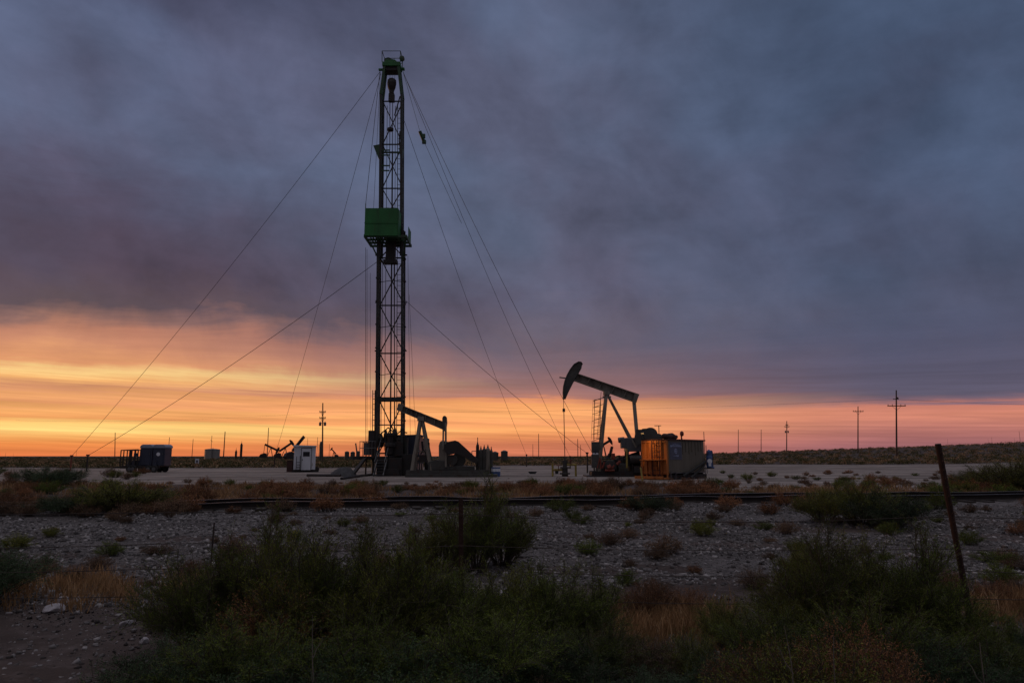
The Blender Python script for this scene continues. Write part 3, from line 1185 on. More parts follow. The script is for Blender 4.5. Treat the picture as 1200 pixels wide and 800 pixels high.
dw.build('cable_drum', M['black_steel'], rig)
eg = MB()
eg.box((XB + .25, 60.2, 2.0), (2.2, 2.6, 1.4))
eg.box((XB + .25, 63.6, 1.9), (2.3, 1.7, 1.3))
eg.box((XB + .25, 63.9, 2.7), (2.2, 1.2, .5))
eg.build('truck_cab', M['pj_dark'], rig, bevel=.06)
fr = MB()
# front working end: dark panels, jacks, tongs
for dx, w_, h_, y_ in ((-.35, .8, 1.35, 51.0), (.55, .95, 1.25, 50.9), (1.35, .7, 1.5, 51.3), (.1, 1.6, .5, 50.7)):
    fr.box((XB + dx, y_, h_ / 2 + .02), (w_, .5, h_))
fr.box((XB + .35, 51.6, 1.9), (1.3, .7, 1.0))
fr.lathe((XB + .1, 51.1, 1.5), [(.25, 0), (.25, .5), (.4, .55), (.4, .75), (.2, .8), (.2, 1.3), (.32, 1.32), (.32, 1.5), (.15, 1.52)], 14)
fr.build('tong_and_slips', M['black_steel'], rig, bevel=.02)
for dx in (-1.15, 1.15):
    jk = MB()
    jk.tube((XB + dx, 51.6, .05), (XB + dx, 51.6, 1.1), .11)
    jk.tube((XB + dx, 51.6, 1.0), (XB + dx, 51.6, 2.7), .17)
    jk.box((XB + dx, 51.6, .05), (.6, .6, .1))
    jk.build('levelling_jack', M['mast_steel'], rig)
cl = MB()
for (dx, dz, r) in ((-.7, 2.7, .24), (-.35, 3.0, .16), (.0, 2.75, .2), (.3, 3.1, .2), (.62, 2.6, .26), (-1.3, 2.6, .3), (.85, 3.4, .16)):
    cl.lathe((XB + dx, 51.8, dz - .3), [(r * .5, -.4), (r, -.3), (r, .25), (r * .6, .4), (r * .3, .6)], 10)
cl.box((XB - 1.28, 51.5, 2.6), (.45, .5, 1.2))
cl.path([(XB - .6, 51.4, 3.0), (XB - .1, 51.3, 3.4), (XB + .5, 51.4, 2.9), (XB + .9, 51.4, 3.3)], .05)
cl.path([(XB - .2, 51.3, 2.2), (XB + .3, 51.2, 3.0), (XB + .75, 51.4, 2.1)], .05)
cl.build('floor_equipment', M['black_steel'], rig)
# platform with railing
fl = MB()
pl0, pl1 = P(420, 535, 51.4), P(441, 535, 51.4)
fl.box(((pl0.x + pl1.x) / 2, 51.9, 1.32), (pl1.x - pl0.x, 1.5, .14))
fl.beam((pl0.x - .35, 51.4, 1.25), (pl0.x + 1.0, 51.4, 1.25), .3, .2)
for x_ in (pl0.x + .35, pl1.x - .1):
    fl.tube((x_, 52.4, .02), (x_, 52.4, 1.3), .06)
st0, st1 = P(428, 538, 51.2), P(412, 557, 50.0)
fl.beam((st0.x, st0.y, 1.25), (st1.x, st1.y, .03), .26, .14)
plat = fl.build('work_platform', M['black_steel'], rig)
pr = MB()
for i in range(6):
    x_ = pl0.x + .12 + i * (pl1.x - pl0.x - .2) / 5
    for y_ in (51.2, 52.6):
        pr.tube((x_, y_, 1.38), (x_, y_, 2.42), .022, seg=6)
for y_ in (51.2, 52.6):
    for z in (2.42, 1.95):
        pr.tube((pl0.x + .1, y_, z), (pl1.x, y_, z), .025, seg=6)
pr.tube((pl0.x + .1, 51.2, 2.42), (pl0.x + .1, 52.6, 2.42), .025, seg=6)
pr.box((pl0.x + .55, 51.9, 1.9), (.5, .4, .9))
pr.box((pl0.x + 1.05, 52.0, 1.75), (.3, .3, .6))
pr.tube((pl0.x - .1, 51.5, 1.4), (pl0.x - .25, 51.5, 2.3), .05)
pr.build('platform_railing', M['galv'], plat)
sr = MB()
sa, sb = P(438, 555, 50.0), P(449.5, 555, 50.0)
for x_ in (sa.x, sb.x):
    sr.beam((x_, 49.9, .05), (x_ + .12, 51.3, 1.62), .05, .2)
for i in range(8):
    t = (i + .4) / 8
    sr.box(((sa.x + sb.x) / 2 + .12 * t, 49.9 + 1.4 * t, .05 + 1.57 * t), (sb.x - sa.x, .22, .035))
stz = sr.build('stairs', M['galv'], rig)
hr = MB()
for x_ in (sa.x, sb.x):
    for t in (0.05, .5, .95):
        b0 = Vector((x_ + .12 * t, 49.9 + 1.4 * t, .05 + 1.57 * t))
        hr.tube(b0, b0 + Vector((.05, 0, .95)), .022, seg=6)
    hr.tube((x_ + .05, 49.9, 1.0), (x_ + .2, 51.3, 2.6), .024, seg=6)
hr.build('handrail', M['galv'], stz)

# ================================================================== pumpjacks
def spine(pj, name, outline, Y, width, m_, web=None, **kw):
    mb_ = MB()
    mb_.prism([P(a, b, Y - width / 2) * 1.0 for a, b in outline], (0, width, 0))
    return mb_.build(name, m_, pj, **kw)


def ibeam(mb_, a_top, b_top, a_bot, b_bot, Y, wf, tw=.03, tf=.05):
    """I-section walking beam: the four corners give top and bottom edge lines"""
    at, bt, ab, bb_ = [P(*q, Y) for q in (a_top, b_top, a_bot, b_bot)]
    mb_.prism([at, bt, bb_, ab], (0, tw, 0))
    dn = (ab - at).normalized() * tf
    up = -dn
    for p, q, d in ((at, bt, dn), (ab, bb_, up)):
        mb_.prism([p - Vector((0, wf / 2, 0)), q - Vector((0, wf / 2, 0)), q - Vector((0, wf / 2, 0)) + d, p - Vector((0, wf / 2, 0)) + d], (0, wf, 0))
    for t in (0.0, .2, .4, .6, .8, 1.0):
        p, q = at.lerp(bt, t), ab.lerp(bb_, t)
        e = (bt - at).normalized() * .02
        mb_.prism([p - e + Vector((0, -wf / 2 + .02, 0)), p + e + Vector((0, -wf / 2 + .02, 0)), q + e + Vector((0, -wf / 2 + .02, 0)), q - e + Vector((0, -wf / 2 + .02, 0))], (0, wf - .04, 0))


# --- pumpjack with a curved head
Y1 = 50.0
p0 = P(725, 553, Y1)
pj = thing('pumpjack', 'tall grey pumpjack with curved horsehead raised above its wellhead', 'pumpjack', (p0.x, Y1, 0))
mb = MB()
ibeam(mb, (677.5, 438), (748.5, 462), (672.5, 446), (744.5, 471.5), Y1, .42)
mb.prism([P(744, 460.6, Y1 - .22), P(749, 462, Y1 - .22), P(745.8, 471.8, Y1 - .22), P(741.5, 470, Y1 - .22)], (0, .44, 0))
bm_ = mb.build('walking_beam', M['pj_grey'], pj)
hh = [(678.2, 423.8), (681, 424.2), (682.3, 427), (681.4, 431.5), (678.5, 437), (675.5, 443.5), (672, 448), (669, 454), (666, 460), (662.8, 467.5), (660.6, 467), (660.2, 459), (660.8, 452), (662.4, 445.5), (665, 438.8), (668.6, 432.2), (672.8, 426.8)]
hb = MB()
hb.prism([P(a, b, Y1 - .19) for a, b in hh], (0, .38, 0))
rim = [(682.4, 426), (681, 423.6), (678, 423.2), (672.5, 426.2), (668.2, 431.8), (664.5, 438.5), (661.9, 445.3), (660.3, 452), (659.7, 459), (660.1, 467.5)]
for a, b in zip(rim[:-1], rim[1:]):
    hb.beam(P(*a, Y1), P(*b, Y1), .5, .05, up=(0, 1, 0)) if False else hb.prism([P(a[0], a[1], Y1 - .25), P(b[0], b[1], Y1 - .25), P(b[0] + .7, b[1] + .5, Y1 - .25), P(a[0] + .7, a[1] + .5, Y1 - .25)], (0, .5, 0))
hb.tube(P(655.5, 442, Y1 - .1), P(667, 443.6, Y1 - .1), .045)
hb.build('horsehead', M['pj_dark'], pj)
br = MB()
for dy in (-.12, .12):
    br.tube(P(660.3, 460, Y1 + dy), P(660.6, 479.5, Y1 + dy * .8), .02, seg=6)
br.box(P(660.7, 480.5, Y1), (.16, .36, .22))
br.tube(P(660.7, 478, Y1), P(662, 540, Y1), .028, seg=8)
br.build('polished_rod', M['cable'], pj, label='bridle cables and rod hanging from the horsehead')
sp = MB()
top = P(710.5, 461, Y1)
for dy in (-1, 1):
    b0 = P(700.5, 548, Y1)
    sp.beam(top + Vector((0, dy * .14, 0)), Vector((b0.x, Y1 + dy * .75, .25)), .19, .19)
    b1 = P(744, 524, Y1)
    sp.beam(top + Vector((.05, dy * .10, 0)), Vector((b1.x, Y1 + dy * .5, b1.z)), .12, .12)
sp.beam(top + Vector((-.25, 0, -.25)), top + Vector((.3, 0, -.25)), .4, .12)
sp.box(top + Vector((.02, 0, .02)), (.42, .6, .26))
for t in (.3, .55, .8):
    b0 = P(700.5, 548, Y1)
    c = top.lerp(Vector((b0.x, Y1, .25)), t)
    sp.beam(c - Vector((0, .14 + .6 * t, 0)), c + Vector((0, .14 + .6 * t, 0)), .07)
sp.build('samson_post', M['pj_grey'], pj)
# ladder with cage
ld = MB()
la, lb = P(694.2, 527, Y1 - .9), P(697, 468, Y1 - .5)
for dx in (0, .42):
    ld.tube(la + Vector((dx + .1, 0, 0)), lb + Vector((dx - .02, 0, 0)), .022, seg=6)
ld.tube(P(704.5, 459, Y1 - .5), P(699.5, 515, Y1 - .8), .018, seg=6)
for i in range(14):
    c = la.lerp(lb, i / 13)
    ld.tube(c + Vector((.1 * (1 - i / 13), 0, 0)), c + Vector((.45, 0, 0)), .014, seg=5)
ladder = ld.build('ladder', M['pj_dark'], pj)
cg = MB()
for i in range(7):
    t = .2 + .8 * i / 6
    c = la.lerp(lb, t) + Vector((.22, 0, 0))
    ring = [c + Vector((.36 * math.cos(a), .36 * math.sin(a) - .2, .12 * math.cos(a))) for a in np.linspace(0, 2 * PI, 13)]
    cg.path(ring, .014, 5)
for a in (PI * .9, PI * 1.25, PI * 1.6):
    cg.tube(la.lerp(lb, .2) + Vector((.22 + .36 * math.cos(a), .36 * math.sin(a) - .2, 0)), lb + Vector((.22 + .36 * math.cos(a), .36 * math.sin(a) - .2, 0)), .012, seg=5)
cg.build('ladder_cage', M['pj_dark'], ladder)
pm = MB()
for dy in (-.75, .75):
    pm.beam(P(743, 471, Y1 + dy * .5), P(746.2, 507, Y1 + dy), .24, .12)
pm.beam(P(743, 470.5, Y1 - .5), P(743, 470.5, Y1 + .5), .25, .25)
pm.build('pitman', M['pj_grey'], pj)
for dy in (-.78, .78):
    ck = MB()
    ck.prism([P(a, b, Y1 + dy - .1) for a, b in ((745.5, 503), (752, 503), (753.5, 502), (765, 501.3), (768, 504.5), (771, 508), (776.5, 514.5), (774, 518), (768, 518.5), (758, 516), (752, 518.5), (746, 522), (743.5, 515))], (0, .2, 0))
    for cx, cy, r in ((762, 509, .48), (771, 513, .3)):
        c = P(cx, cy, Y1 + dy)
        ck.lathe(c, [(r * .3, -.2), (r, -.19), (r, .19), (r * .3, .2)], 18, 'Y')
    ck.build('counterweight', M['pj_dark'], pj)
gb = MB()
gc = P(747, 520, Y1)
gb.box((gc.x - .3, Y1, gc.z - .05), (1.15, 1.0, .95))
gb.box((gc.x - .95, Y1 - .2, gc.z + .05), (.5, .5, .7))
gb.tube((gc.x - 1.35, Y1 - .1, gc.z + .25), (gc.x - .9, Y1 - .1, gc.z + .3), .2)
gb.build('gearbox', M['galv'], pj, bevel=.05)
pd = MB()
for dx in (-.75, .35):
    for dy in (-.45, .45):
        pd.beam((gc.x + dx, Y1 + dy, gc.z - .5), (gc.x + dx + (.1 if dx > 0 else -.1), Y1 + dy * 1.2, .3), .14)
pd.box((gc.x + .1, Y1, .75), (1.4, .9, .9))
pd.lathe((gc.x + .5, Y1 - .62, .95), [(.1, -.1), (.55, -.08), (.55, .08), (.1, .1)], 22, 'Y')
pd.build('gearbox_stand', M['black_steel'], pj)
ks = MB()
s0, s1 = P(692, 553, Y1), P(762, 553, Y1)
for dy in (-.75, .75):
    ks.beam((s0.x, Y1 + dy, .2), (s1.x, Y1 + dy, .2), .2, .34)
for x_ in np.linspace(s0.x + .1, s1.x - .1, 6):
    ks.beam((x_, Y1 - .7, .2), (x_, Y1 + .7, .2), .16, .24)
ks.box(((s0.x + s1.x) / 2, Y1, .0), (s1.x - s0.x + .8, 2.6, .16))
ks.build('base_skid', M['black_steel'], pj)
en = MB()
en.box((s0.x + 1.35, Y1 - .1, .75), (.9, .7, .7))
en.box((s0.x + 2.2, Y1 - .2, .62), (.7, .8, .55))
en.lathe((s0.x + 1.3, Y1 - .55, .7), [(.1, -.08), (.42, -.06), (.42, .06), (.1, .08)], 18, 'Y')
en.box((s0.x + 3.0, Y1 + .1, .7), (.6, .6, .75))
en.build('engine', M['pj_dark'], pj, bevel=.04)
en = MB()
en.tube((s0.x + 2.6, Y1 - .7, 1.15), (s0.x + 3.7, Y1 - .7, 1.15), .30, seg=16)
for dx in (2.8, 3.5):
    en.beam((s0.x + dx, Y1 - .7, .35), (s0.x + dx, Y1 - .7, 1.0), .12)
en.build('fuel_tank', M['black_steel'], pj)
en = MB()
en.prism([Vector((s0.x + 1.9, Y1 + .35, .5)), Vector((s0.x + 3.6, Y1 + .35, 1.0)), Vector((s0.x + 3.5, Y1 + .35, 1.75)), Vector((s0.x + 1.7, Y1 + .35, 1.15))], (0, .3, 0))
en.build('belt_guard', M['pj_dark'], pj)
en = MB()
for px_, z_, h_ in ((.5, .35, .9), (.85, .35, .75), (1.9, .9, .55), (2.15, .9, .4)):
    en.tube((s0.x + px_, Y1 - .5, z_), (s0.x + px_ + .05, Y1 - .5, z_ + h_), .07, seg=8)
en.path([(s0.x + .5, Y1 - .5, 1.1), (s0.x + 1.1, Y1 - .55, 1.25), (s0.x + 1.9, Y1 - .5, 1.1), (s0.x + 2.8, Y1 - .5, 1.3)], .05)
en.box((s0.x + 4.0, Y1 - .75, .7), (.8, .25, .8))
en.box((s0.x + 3.3, Y1 - .85, .5), (.9, .3, .45))
en.build('engine_piping', M['black_steel'], pj)
en = MB()
en.box((s0.x + 1.35, Y1 + .6, .65), (1.6, .4, .7))
en.build('rear_cover', M['pj_dark'], pj, bevel=.04)
ex = MB()
ea = P(716.5, 523, Y1)
ex.tube(P(714.5, 534, Y1), P(717.3, 523, Y1), .10)
ex.tube(P(711.5, 537, Y1), P(714.8, 532, Y1), .12)
ex.build('exhaust_pipe', M['black_steel'], pj)
rd = MB()
for px, py, px2, py2, r in ((700, 548, 703, 536, .05), (704, 549, 703.5, 537, .06), (706, 548, 708.5, 541, .07), (719, 538, 718.5, 531, .13), (723, 544, 727, 540, .1), (712, 548, 716, 546, .16), (709, 551, 720, 551, .08), (716, 550, 720, 545, .07)):
    rd.tube(P(px, py, Y1 - .95), P(px2, py2, Y1 - .95), r)
rd.build('guard_rail', M['red'], pj, label='red orange painted guards beside the engine')
yp = MB()
yp.beam(P(734.5, 548, Y1 - 1.0), P(734.5, 529, Y1 - 1.0), .1)
yp.beam(P(752.5, 562, 43.5), P(751.2, 547, 43.5), .07)
yp.build('marker_post', M['yellow'], pj) if False else None
mb = MB()
mb.beam(P(734.5, 548, Y1 - 1.0), P(734.5, 526, Y1 - 1.0), .1)
mb.build('brake_lever', M['yellow'], pj)
sg = MB()
sg.box(P(697.7, 529.5, Y1 - .95), (.38, .03, .44))
sgo = sg.build('notice_plate', M['white'], pj, label='small white plate on the front leg')
sg = MB()
sg.box(P(697.7, 529.3, Y1 - .975), (.07, .015, .24))
sg.box(P(698.2, 528.0, Y1 - .975) + Vector((.02, 0, 0)), (.14, .015, .06))
sg.build('plate_mark', M['blue_dark'], sgo)
sb2 = MB()
sb2.box(P(697.5, 524, Y1 - .8), (.5, .35, .75))
sb2.box(P(697.5, 540, Y1 - .8), (.5, .35, .9))
sb2.build('control_box', M['pj_dark'], pj, bevel=.03)

mk = MB()
a = G(753, 564)
mk.beam((a.x, a.y, 0), (a.x - .07, a.y + .1, .78), .075)
o = mk.build('marker_post', M['yellow'], None, origin=a)
tag(o, 'short faded yellow post leaning beside the orange tank end', 'marker post')

# wellhead under the horsehead
wp = P(662, 548, Y1)
wh = thing('wellhead', 'small pale wellhead standing below the hanging rod of the tall pumpjack', 'wellhead', (wp.x, Y1, 0))
mb = MB()
mb.lathe((wp.x, Y1, 0), [(.22, 0), (.22, .15), (.36, .15), (.36, .25), (.2, .25), (.2, .55), (.33, .55), (.33, .65), (.15, .65), (.15, .95), (.2, .95), (.2, 1.1), (.06, 1.1), (.06, 1.3)], 16)
mb.build('casing_head', M['pj_dark'], wh)
mb = MB()
mb.tube((wp.x - .1, Y1, .45), (wp.x - .9, Y1, .45), .08)
mb.tube((wp.x + .1, Y1, .8), (wp.x + .75, Y1, .8), .07)
mb.tube((wp.x + .75, Y1, .85), (wp.x + .75, Y1, .0), .07)
mb.tube((wp.x - .85, Y1, .9), (wp.x - .85, Y1, .0), .07)
mb.build('flow_pipe', M['yellow'], wh)
mb = MB()
for dx, z in ((-.45, .45), (.4, .8)):
    mb.lathe((wp.x + dx, Y1 - .1, z + .3), [(.03, -.02), (.17, -.02), (.17, .02), (.03, .02)], 14)
    mb.tube((wp.x + dx, Y1 - .1, z), (wp.x + dx, Y1 - .1, z + .3), .025)
mb.build('valve_wheel', M['red'], wh)

# --- pumpjack without its head, beside the rig
Y2 = 49.4
p0 = P(530, 556, Y2)
pj2 = thing('pumpjack', 'headless grey pumpjack beside the rig with lowered counterweight arm', 'pumpjack', (p0.x, Y2, 0))
mb = MB()
ibeam(mb, (467.3, 473.0), (520.5, 494.2), (466.0, 480.5), (520.0, 503.8), Y2, .42)
mb.prism([P(466, 474, Y2 - .24), P(467.5, 472.2, Y2 - .24), P(473, 474.2, Y2 - .24), P(470.5, 482.4, Y2 - .24), P(466, 481, Y2 - .24)], (0, .48, 0))
mb.build('walking_beam', M['pj_grey'], pj2)
eq = MB()
eq.prism([P(a, b, Y2 - .3) for a, b in ((518.4, 505), (518.2, 490), (519.2, 487.4), (521.4, 486.8), (522.9, 488.5), (523.4, 495), (522, 504.5))], (0, .6, 0))
eq.build('equalizer', M['pj_dark'], pj2)
sp = MB()
top = P(493.5, 492, Y2)
for dy in (-1, 1):
    b0 = P(484.2, 549, Y2)
    sp.beam(top + Vector((-.05, dy * .15, 0)), Vector((b0.x, Y2 + dy * .7, .4)), .20, .20)
    b1 = P(506.5, 549, Y2)
    sp.beam(top + Vector((.08, dy * .12, 0)), Vector((b1.x, Y2 + dy * .55, .4)), .17, .17)
sp.box(top + Vector((0, 0, .08)), (.46, .62, .3))
for t in (.35, .7):
    for q in ((484.2, 549), (506.5, 549)):
        b0 = P(*q, Y2)
        c = top.lerp(Vector((b0.x, Y2, .4)), t)
        sp.beam(c - Vector((0, .15 + .5 * t, 0)), c + Vector((0, .15 + .5 * t, 0)), .07)
a_, b_ = top.lerp(Vector((P(484.2, 549, Y2).x, Y2, .4)), .62), top.lerp(Vector((P(506.5, 549, Y2).x, Y2, .4)), .62)
sp.beam(a_, b_, .08)
sp.build('samson_post', M['pj_grey'], pj2)
pm = MB()
for dy in (-.7, .7):
    pm.beam(P(519.6, 503, Y2 + dy * .45), P(519.0, 527, Y2 + dy), .12, .09)
    pm.beam(P(522.4, 495, Y2 + dy * .9), P(522.4, 547, Y2 + dy), .13, .1)
pm.build('pitman', M['pj_grey'], pj2)
for dy in (-.72, .72):
    ck = MB()
    ck.prism([P(a, b, Y2 + dy - .14) for a, b in ((521, 521), (524.5, 517.5), (533.3, 515.8), (537.3, 517.3), (549, 528), (560.5, 538.8), (558, 543), (552, 540.5), (541.5, 533.5), (534, 531), (526, 533), (521.5, 529))], (0, .28, 0))
    ck.build('counterweight', M['black_steel'], pj2)
gb = MB()
gc = P(521, 529, Y2)
gb.prism([P(a, b, Y2 - .5) for a, b in ((514.2, 541), (514, 522), (515.4, 517.5), (518, 516), (524, 517), (526, 522), (526, 541))], (0, 1.0, 0))
gb.build('gearbox', M['pj_grey'], pj2, bevel=.04)
dr = MB()
c = P(530, 539, Y2 - .2)
dr.lathe(c, [(.1, -.42), (.36, -.4), (.38, 0), (.36, .4), (.1, .42)], 20, 'Y')
c = P(537, 539, Y2 - .2)
dr.lathe(c, [(.1, -.12), (.5, -.1), (.5, .1), (.1, .12)], 20, 'Y')
dr.build('brake_drum', M['pj_dark'], pj2)
gs = MB()
a, b = P(503, 548, Y2), P(524, 548, Y2)
gs.prism([Vector((a.x, Y2 - .6, .45)), Vector((b.x + .2, Y2 - .6, .45)), Vector((b.x + .1, Y2 - .6, 1.05)), Vector((a.x + .5, Y2 - .6, 1.15)), Vector((a.x, Y2 - .6, 1.0))], (0, 1.2, 0))
a, b = P(526, 546, Y2), P(556, 546, Y2)
gs.box(((a.x + b.x) / 2, Y2, .58), (b.x - a.x, 1.1, .28))
gs.build('gearbox_stand', M['pj_dark'], pj2, bevel=.03)
ks = MB()
s0, s1 = P(478, 556, Y2), P(583, 556, Y2)
for dy in (-.8, .8):
    ks.beam((s0.x, Y2 + dy, .3), (s1.x - .6, Y2 + dy, .3), .2, .3)
for x_ in np.linspace(s0.x + .1, s1.x - .8, 9):
    ks.beam((x_, Y2 - .75, .3), (x_, Y2 + .75, .3), .16, .2)
ks.box(((s0.x + s1.x) / 2, Y2, .08), (s1.x - s0.x, 2.5, .2))
ks.build('base_skid', M['pj_dark'], pj2)
mm = MB()
mm.tube(P(502.6, 518.5, Y2), P(502.6, 524.5, Y2), .06)
mm.tube(P(494.5, 517, Y2 + .6), P(496, 530, Y2 + .6), .07)
mm.path([P(493, 532, Y2), P(496, 526, Y2), P(499, 531, Y2)], .05)
mm.box(P(496, 537, Y2), (.5, .5, .5))
mm.build('stuffing_box', M['black_steel'], pj2)

# --- far pumpjacks
def far_pump(tilt, label, loc, rz, group, head=True):
    t = thing('pumpjack', label, 'pumpjack', loc, rz, group)
    m1 = MB()
    m1.box((0, 0, .25), (8, 1.6, .5))
    m1.build('base_skid', M['black_steel'], t, origin=(0, 0, 0))
    m1 = MB()
    for dy in (-.6, .6):
        m1.beam((1.6, dy, .4), (.6, 0, 5.2), .25)
        m1.beam((-1.2, dy, .4), (.6, 0, 5.2), .2)
    m1.build('samson_post', M['black_steel'], t, origin=(0, 0, 0))
    c, s = math.cos(tilt), math.sin(tilt)

    def rp(a, b):
        return Vector((.6 + a * c - b * s, 0, 5.4 + a * s + b * c))
    m1 = MB()
    m1.prism([rp(-3.2, -.48) - Vector((0, .2, 0)), rp(3.1, -.48) - Vector((0, .2, 0)), rp(3.1, .48) - Vector((0, .2, 0)), rp(-3.2, .48) - Vector((0, .2, 0))], (0, .4, 0))
    m1.build('walking_beam', M['black_steel'], t, origin=(0, 0, 0))
    m1 = MB()
    if head:
        m1.prism([rp(a, b) - Vector((0, .2, 0)) for a, b in ((2.8, -.6), (3.1, -1.8), (3.6, -1.8), (4.0, -.6), (4.0, .6), (3.6, 1.6), (3.0, 1.7), (2.8, .6))], (0, .4, 0))
        m1.build('horsehead', M['black_steel'], t, origin=(0, 0, 0))
    m1 = MB()
    h = rp(3.7, -1.4)
    m1.tube(h, (h.x, 0, .2), .05)
    m1.build('polished_rod', M['cable'], t, origin=(0, 0, 0))
    m1 = MB()
    m1.beam(rp(-3.1, 0), (-2.6, 0, 2.2), .22)
    m1.build('pitman', M['black_steel'], t, origin=(0, 0, 0))
    m1 = MB()
    m1.prism([Vector((-3.9, -.7, .5)), Vector((-1.2, -.7, .5)), Vector((-1.2, -.7, 2.4)), Vector((-2.2, -.7, 2.8)), Vector((-4.0, -.7, 2.2)), Vector((-4.6, -.7, 1.2))], (0, 1.4, 0))
    m1.build('counterweight', M['black_steel'], t, origin=(0, 0, 0))
    return t


gfp = 'distant pumpjacks on the horizon'


def flat(px, Y):
    p = P(px, 534, Y)
    return (p.x, Y, H(p.x, Y))


far_pump(.62, 'distant pumpjack with upraised head between a bare pole and the white shed', flat(332.5, 330), .15, gfp)
far_pump(-.45, 'distant pumpjack with dipped head partly behind a bare pole', flat(315.5, 340), .3, gfp)
far_pump(.85, 'distant pumpjack whose raised beam end shows above the white shed roof', flat(347.3, 235), .9, gfp, False)
far_pump(.7, 'tiny pumpjack on the horizon between the transformer pole and the rig platform', flat(391.5, 640), 2.7, gfp)
far_pump(.5, 'tiny pumpjack on the horizon behind the legs of the tall pumpjack', flat(706, 300), -.5, gfp)
# ================================================================== utility poles and lines
def pole(px, yt, yb, hm, label, group=None, arms=(), transformer=None, lean=0.0, r=.17, name='utility_pole', cat='utility pole', base=534):
    Y = hm * 838 / (yb - yt)
    b = Vector(flat(px, Y))
    t = thing(name, label, cat, b, 0, group)
    tp_ = Vector((P(px, yt, Y).x if lean is None else b.x + lean, Y, P(px, yt, Y).z))
    m1 = MB()
    m1.tube(b - Vector((0, 0, .5)), tp_, r, r * .65, 8)
    m1.build('pole', M['wood_pole'], t)
    for ay, half in arms:
        z = P(px, ay, Y).z
        f = (z - b.z) / (tp_.z - b.z)
        c = b.lerp(tp_, f)
        m1 = MB()
        m1.beam(c - Vector((half, .12, 0)), c + Vector((half, -.12, 0)), .12, .16)
        for s in (-1, -.5, .5, 1):
            m1.lathe(c + Vector((s * half * .93, -.12, .08)), [(.03, 0), (.05, .08), (.08, .1), (.08, .2), (.03, .24)], 8)
        for s in (-1, 1):
            m1.tube(c + Vector((s * half * .55, -.12, 0)), c + Vector((0, -.1, -.8)), .03, seg=5)
        m1.build('crossarm', M['wood_pole'], t)
    if transformer:
        z = P(px, transformer, Y).z
        c = b.lerp(tp_, (z - b.z) / (tp_.z - b.z))
        for s in (-1, 1):
            m1 = MB()
            m1.lathe(c + Vector((s * .48, -.1, -.3)), [(.2, 0), (.24, .05), (.24, .62), (.18, .7), (.06, .72), (.05, .9)], 12)
            m1.tube(c + Vector((s * .1, 0, .3)), c + Vector((s * .3, -.1, .3)), .05)
            m1.build('transformer', M['galv'], t)
    return t, b, tp_


gp = 'bare poles standing along the horizon'
pole(135, 506.5, 536, 9.5, 'slightly leaning bare pole behind the railed trailer', gp, lean=None)
pole(197, 512, 536, 9, 'bare pole just beside the portable toilets', gp)
pole(225, 514, 536, 9, 'bare pole between the portable toilets and the round pale tank', gp)
pole(262, 505.5, 536, 10, 'thicker bare pole just beyond the round pale tank', gp, r=.24)
pole(313, 501, 536, 10, 'tall bare pole overlapping the dipped far pumpjack', gp)
pole(371.3, 512, 535, 8, 'thin bare pole between the white shed and the tall narrow vessel', gp, r=.12)
pole(385.6, 520, 535, 7, 'short thin pole just beyond the transformer pole', gp, r=.13)
pole(624.5, 520, 533.5, 7, 'shorter of the two bare poles between the two pumpjacks', gp)
pole(631.3, 508, 533.5, 9.5, 'taller of the two bare poles between the two pumpjacks', gp)
pole(677.2, 514, 533.5, 8, 'bare pole behind the wellhead of the tall pumpjack', gp, r=.2)
pole(680.5, 521, 533.5, 7, 'short pole close behind the wellhead of the tall pumpjack', gp, r=.2)
pole(865.2, 503, 529, 9.5, 'first bare pole beyond the grey tank', gp, lean=None)
pole(892, 503, 528.5, 9.5, 'bare pole beside the pole with two transformers', gp, lean=None)
for px, yt, lb in ((6.3, 530, 'tiny pole at the very edge of the plain'), (15.5, 531, 'tiny pole second from the edge of the plain'), (89.2, 528, 'tiny pole near the red guy anchor')):
    pole(px, yt, 535, 7, lb, 'tiny poles far off on the skyline', r=.16)
for px, yt, yb, lb in ((1112, 514, 521.5, 'pair mast on the far ridge behind the leaning fence post'), (1160, 514, 520.5, 'short pole on the far ridge'), (1164.2, 512, 520.5, 'taller of two close poles on the far ridge'), (1191, 513, 520, 'thin pole on the far ridge before the last one'), (1197.5, 505, 519.5, 'last and tallest pole on the far ridge')):
    pole(px, yt, yb, 8, lb, 'tiny poles on the far ridge', r=.12)
_, _, _ = pole(922, 493, 527.5, 10.5, 'pole with two transformers and two crossarms on the plain', None, arms=((500, .9), (498, .5)), transformer=506, lean=None, r=.2)
_, bA, tA = pole(1005.5, 476, 526.5, 11, 'smaller pole with a single crossarm near the ridge', 'poles with a crossarm', arms=((482, 1.35),), lean=None, r=.17)
tC, bC, tCp = pole(1050.3, 457, 524.5, 11, 'larger leaning pole with a single crossarm near the ridge', 'poles with a crossarm', arms=((475.5, 1.75),), lean=None, r=.18)
tD, bD, tD2 = pole(378.3, 472, 537, 11, 'tall pole with crossarms and transformers beside the white shed', None, arms=((483, .62), (490, .62)), transformer=497, lean=None, r=.17)


def wire(label, pts, sag, r=.02):
    mb_ = MB()
    out = []
    for a, b in zip(pts[:-1], pts[1:]):
        for i in range(20):
            t = i / 20
            p = Vector(a).lerp(Vector(b), t)
            p.z -= sag * 4 * t * (1 - t)
            out.append(p)
    out.append(Vector(pts[-1]))
    mb_.path(out, r, 5)
    o = mb_.build('power_line', M['cable'], None, origin=out[0])
    return tag(o, label, 'power line')


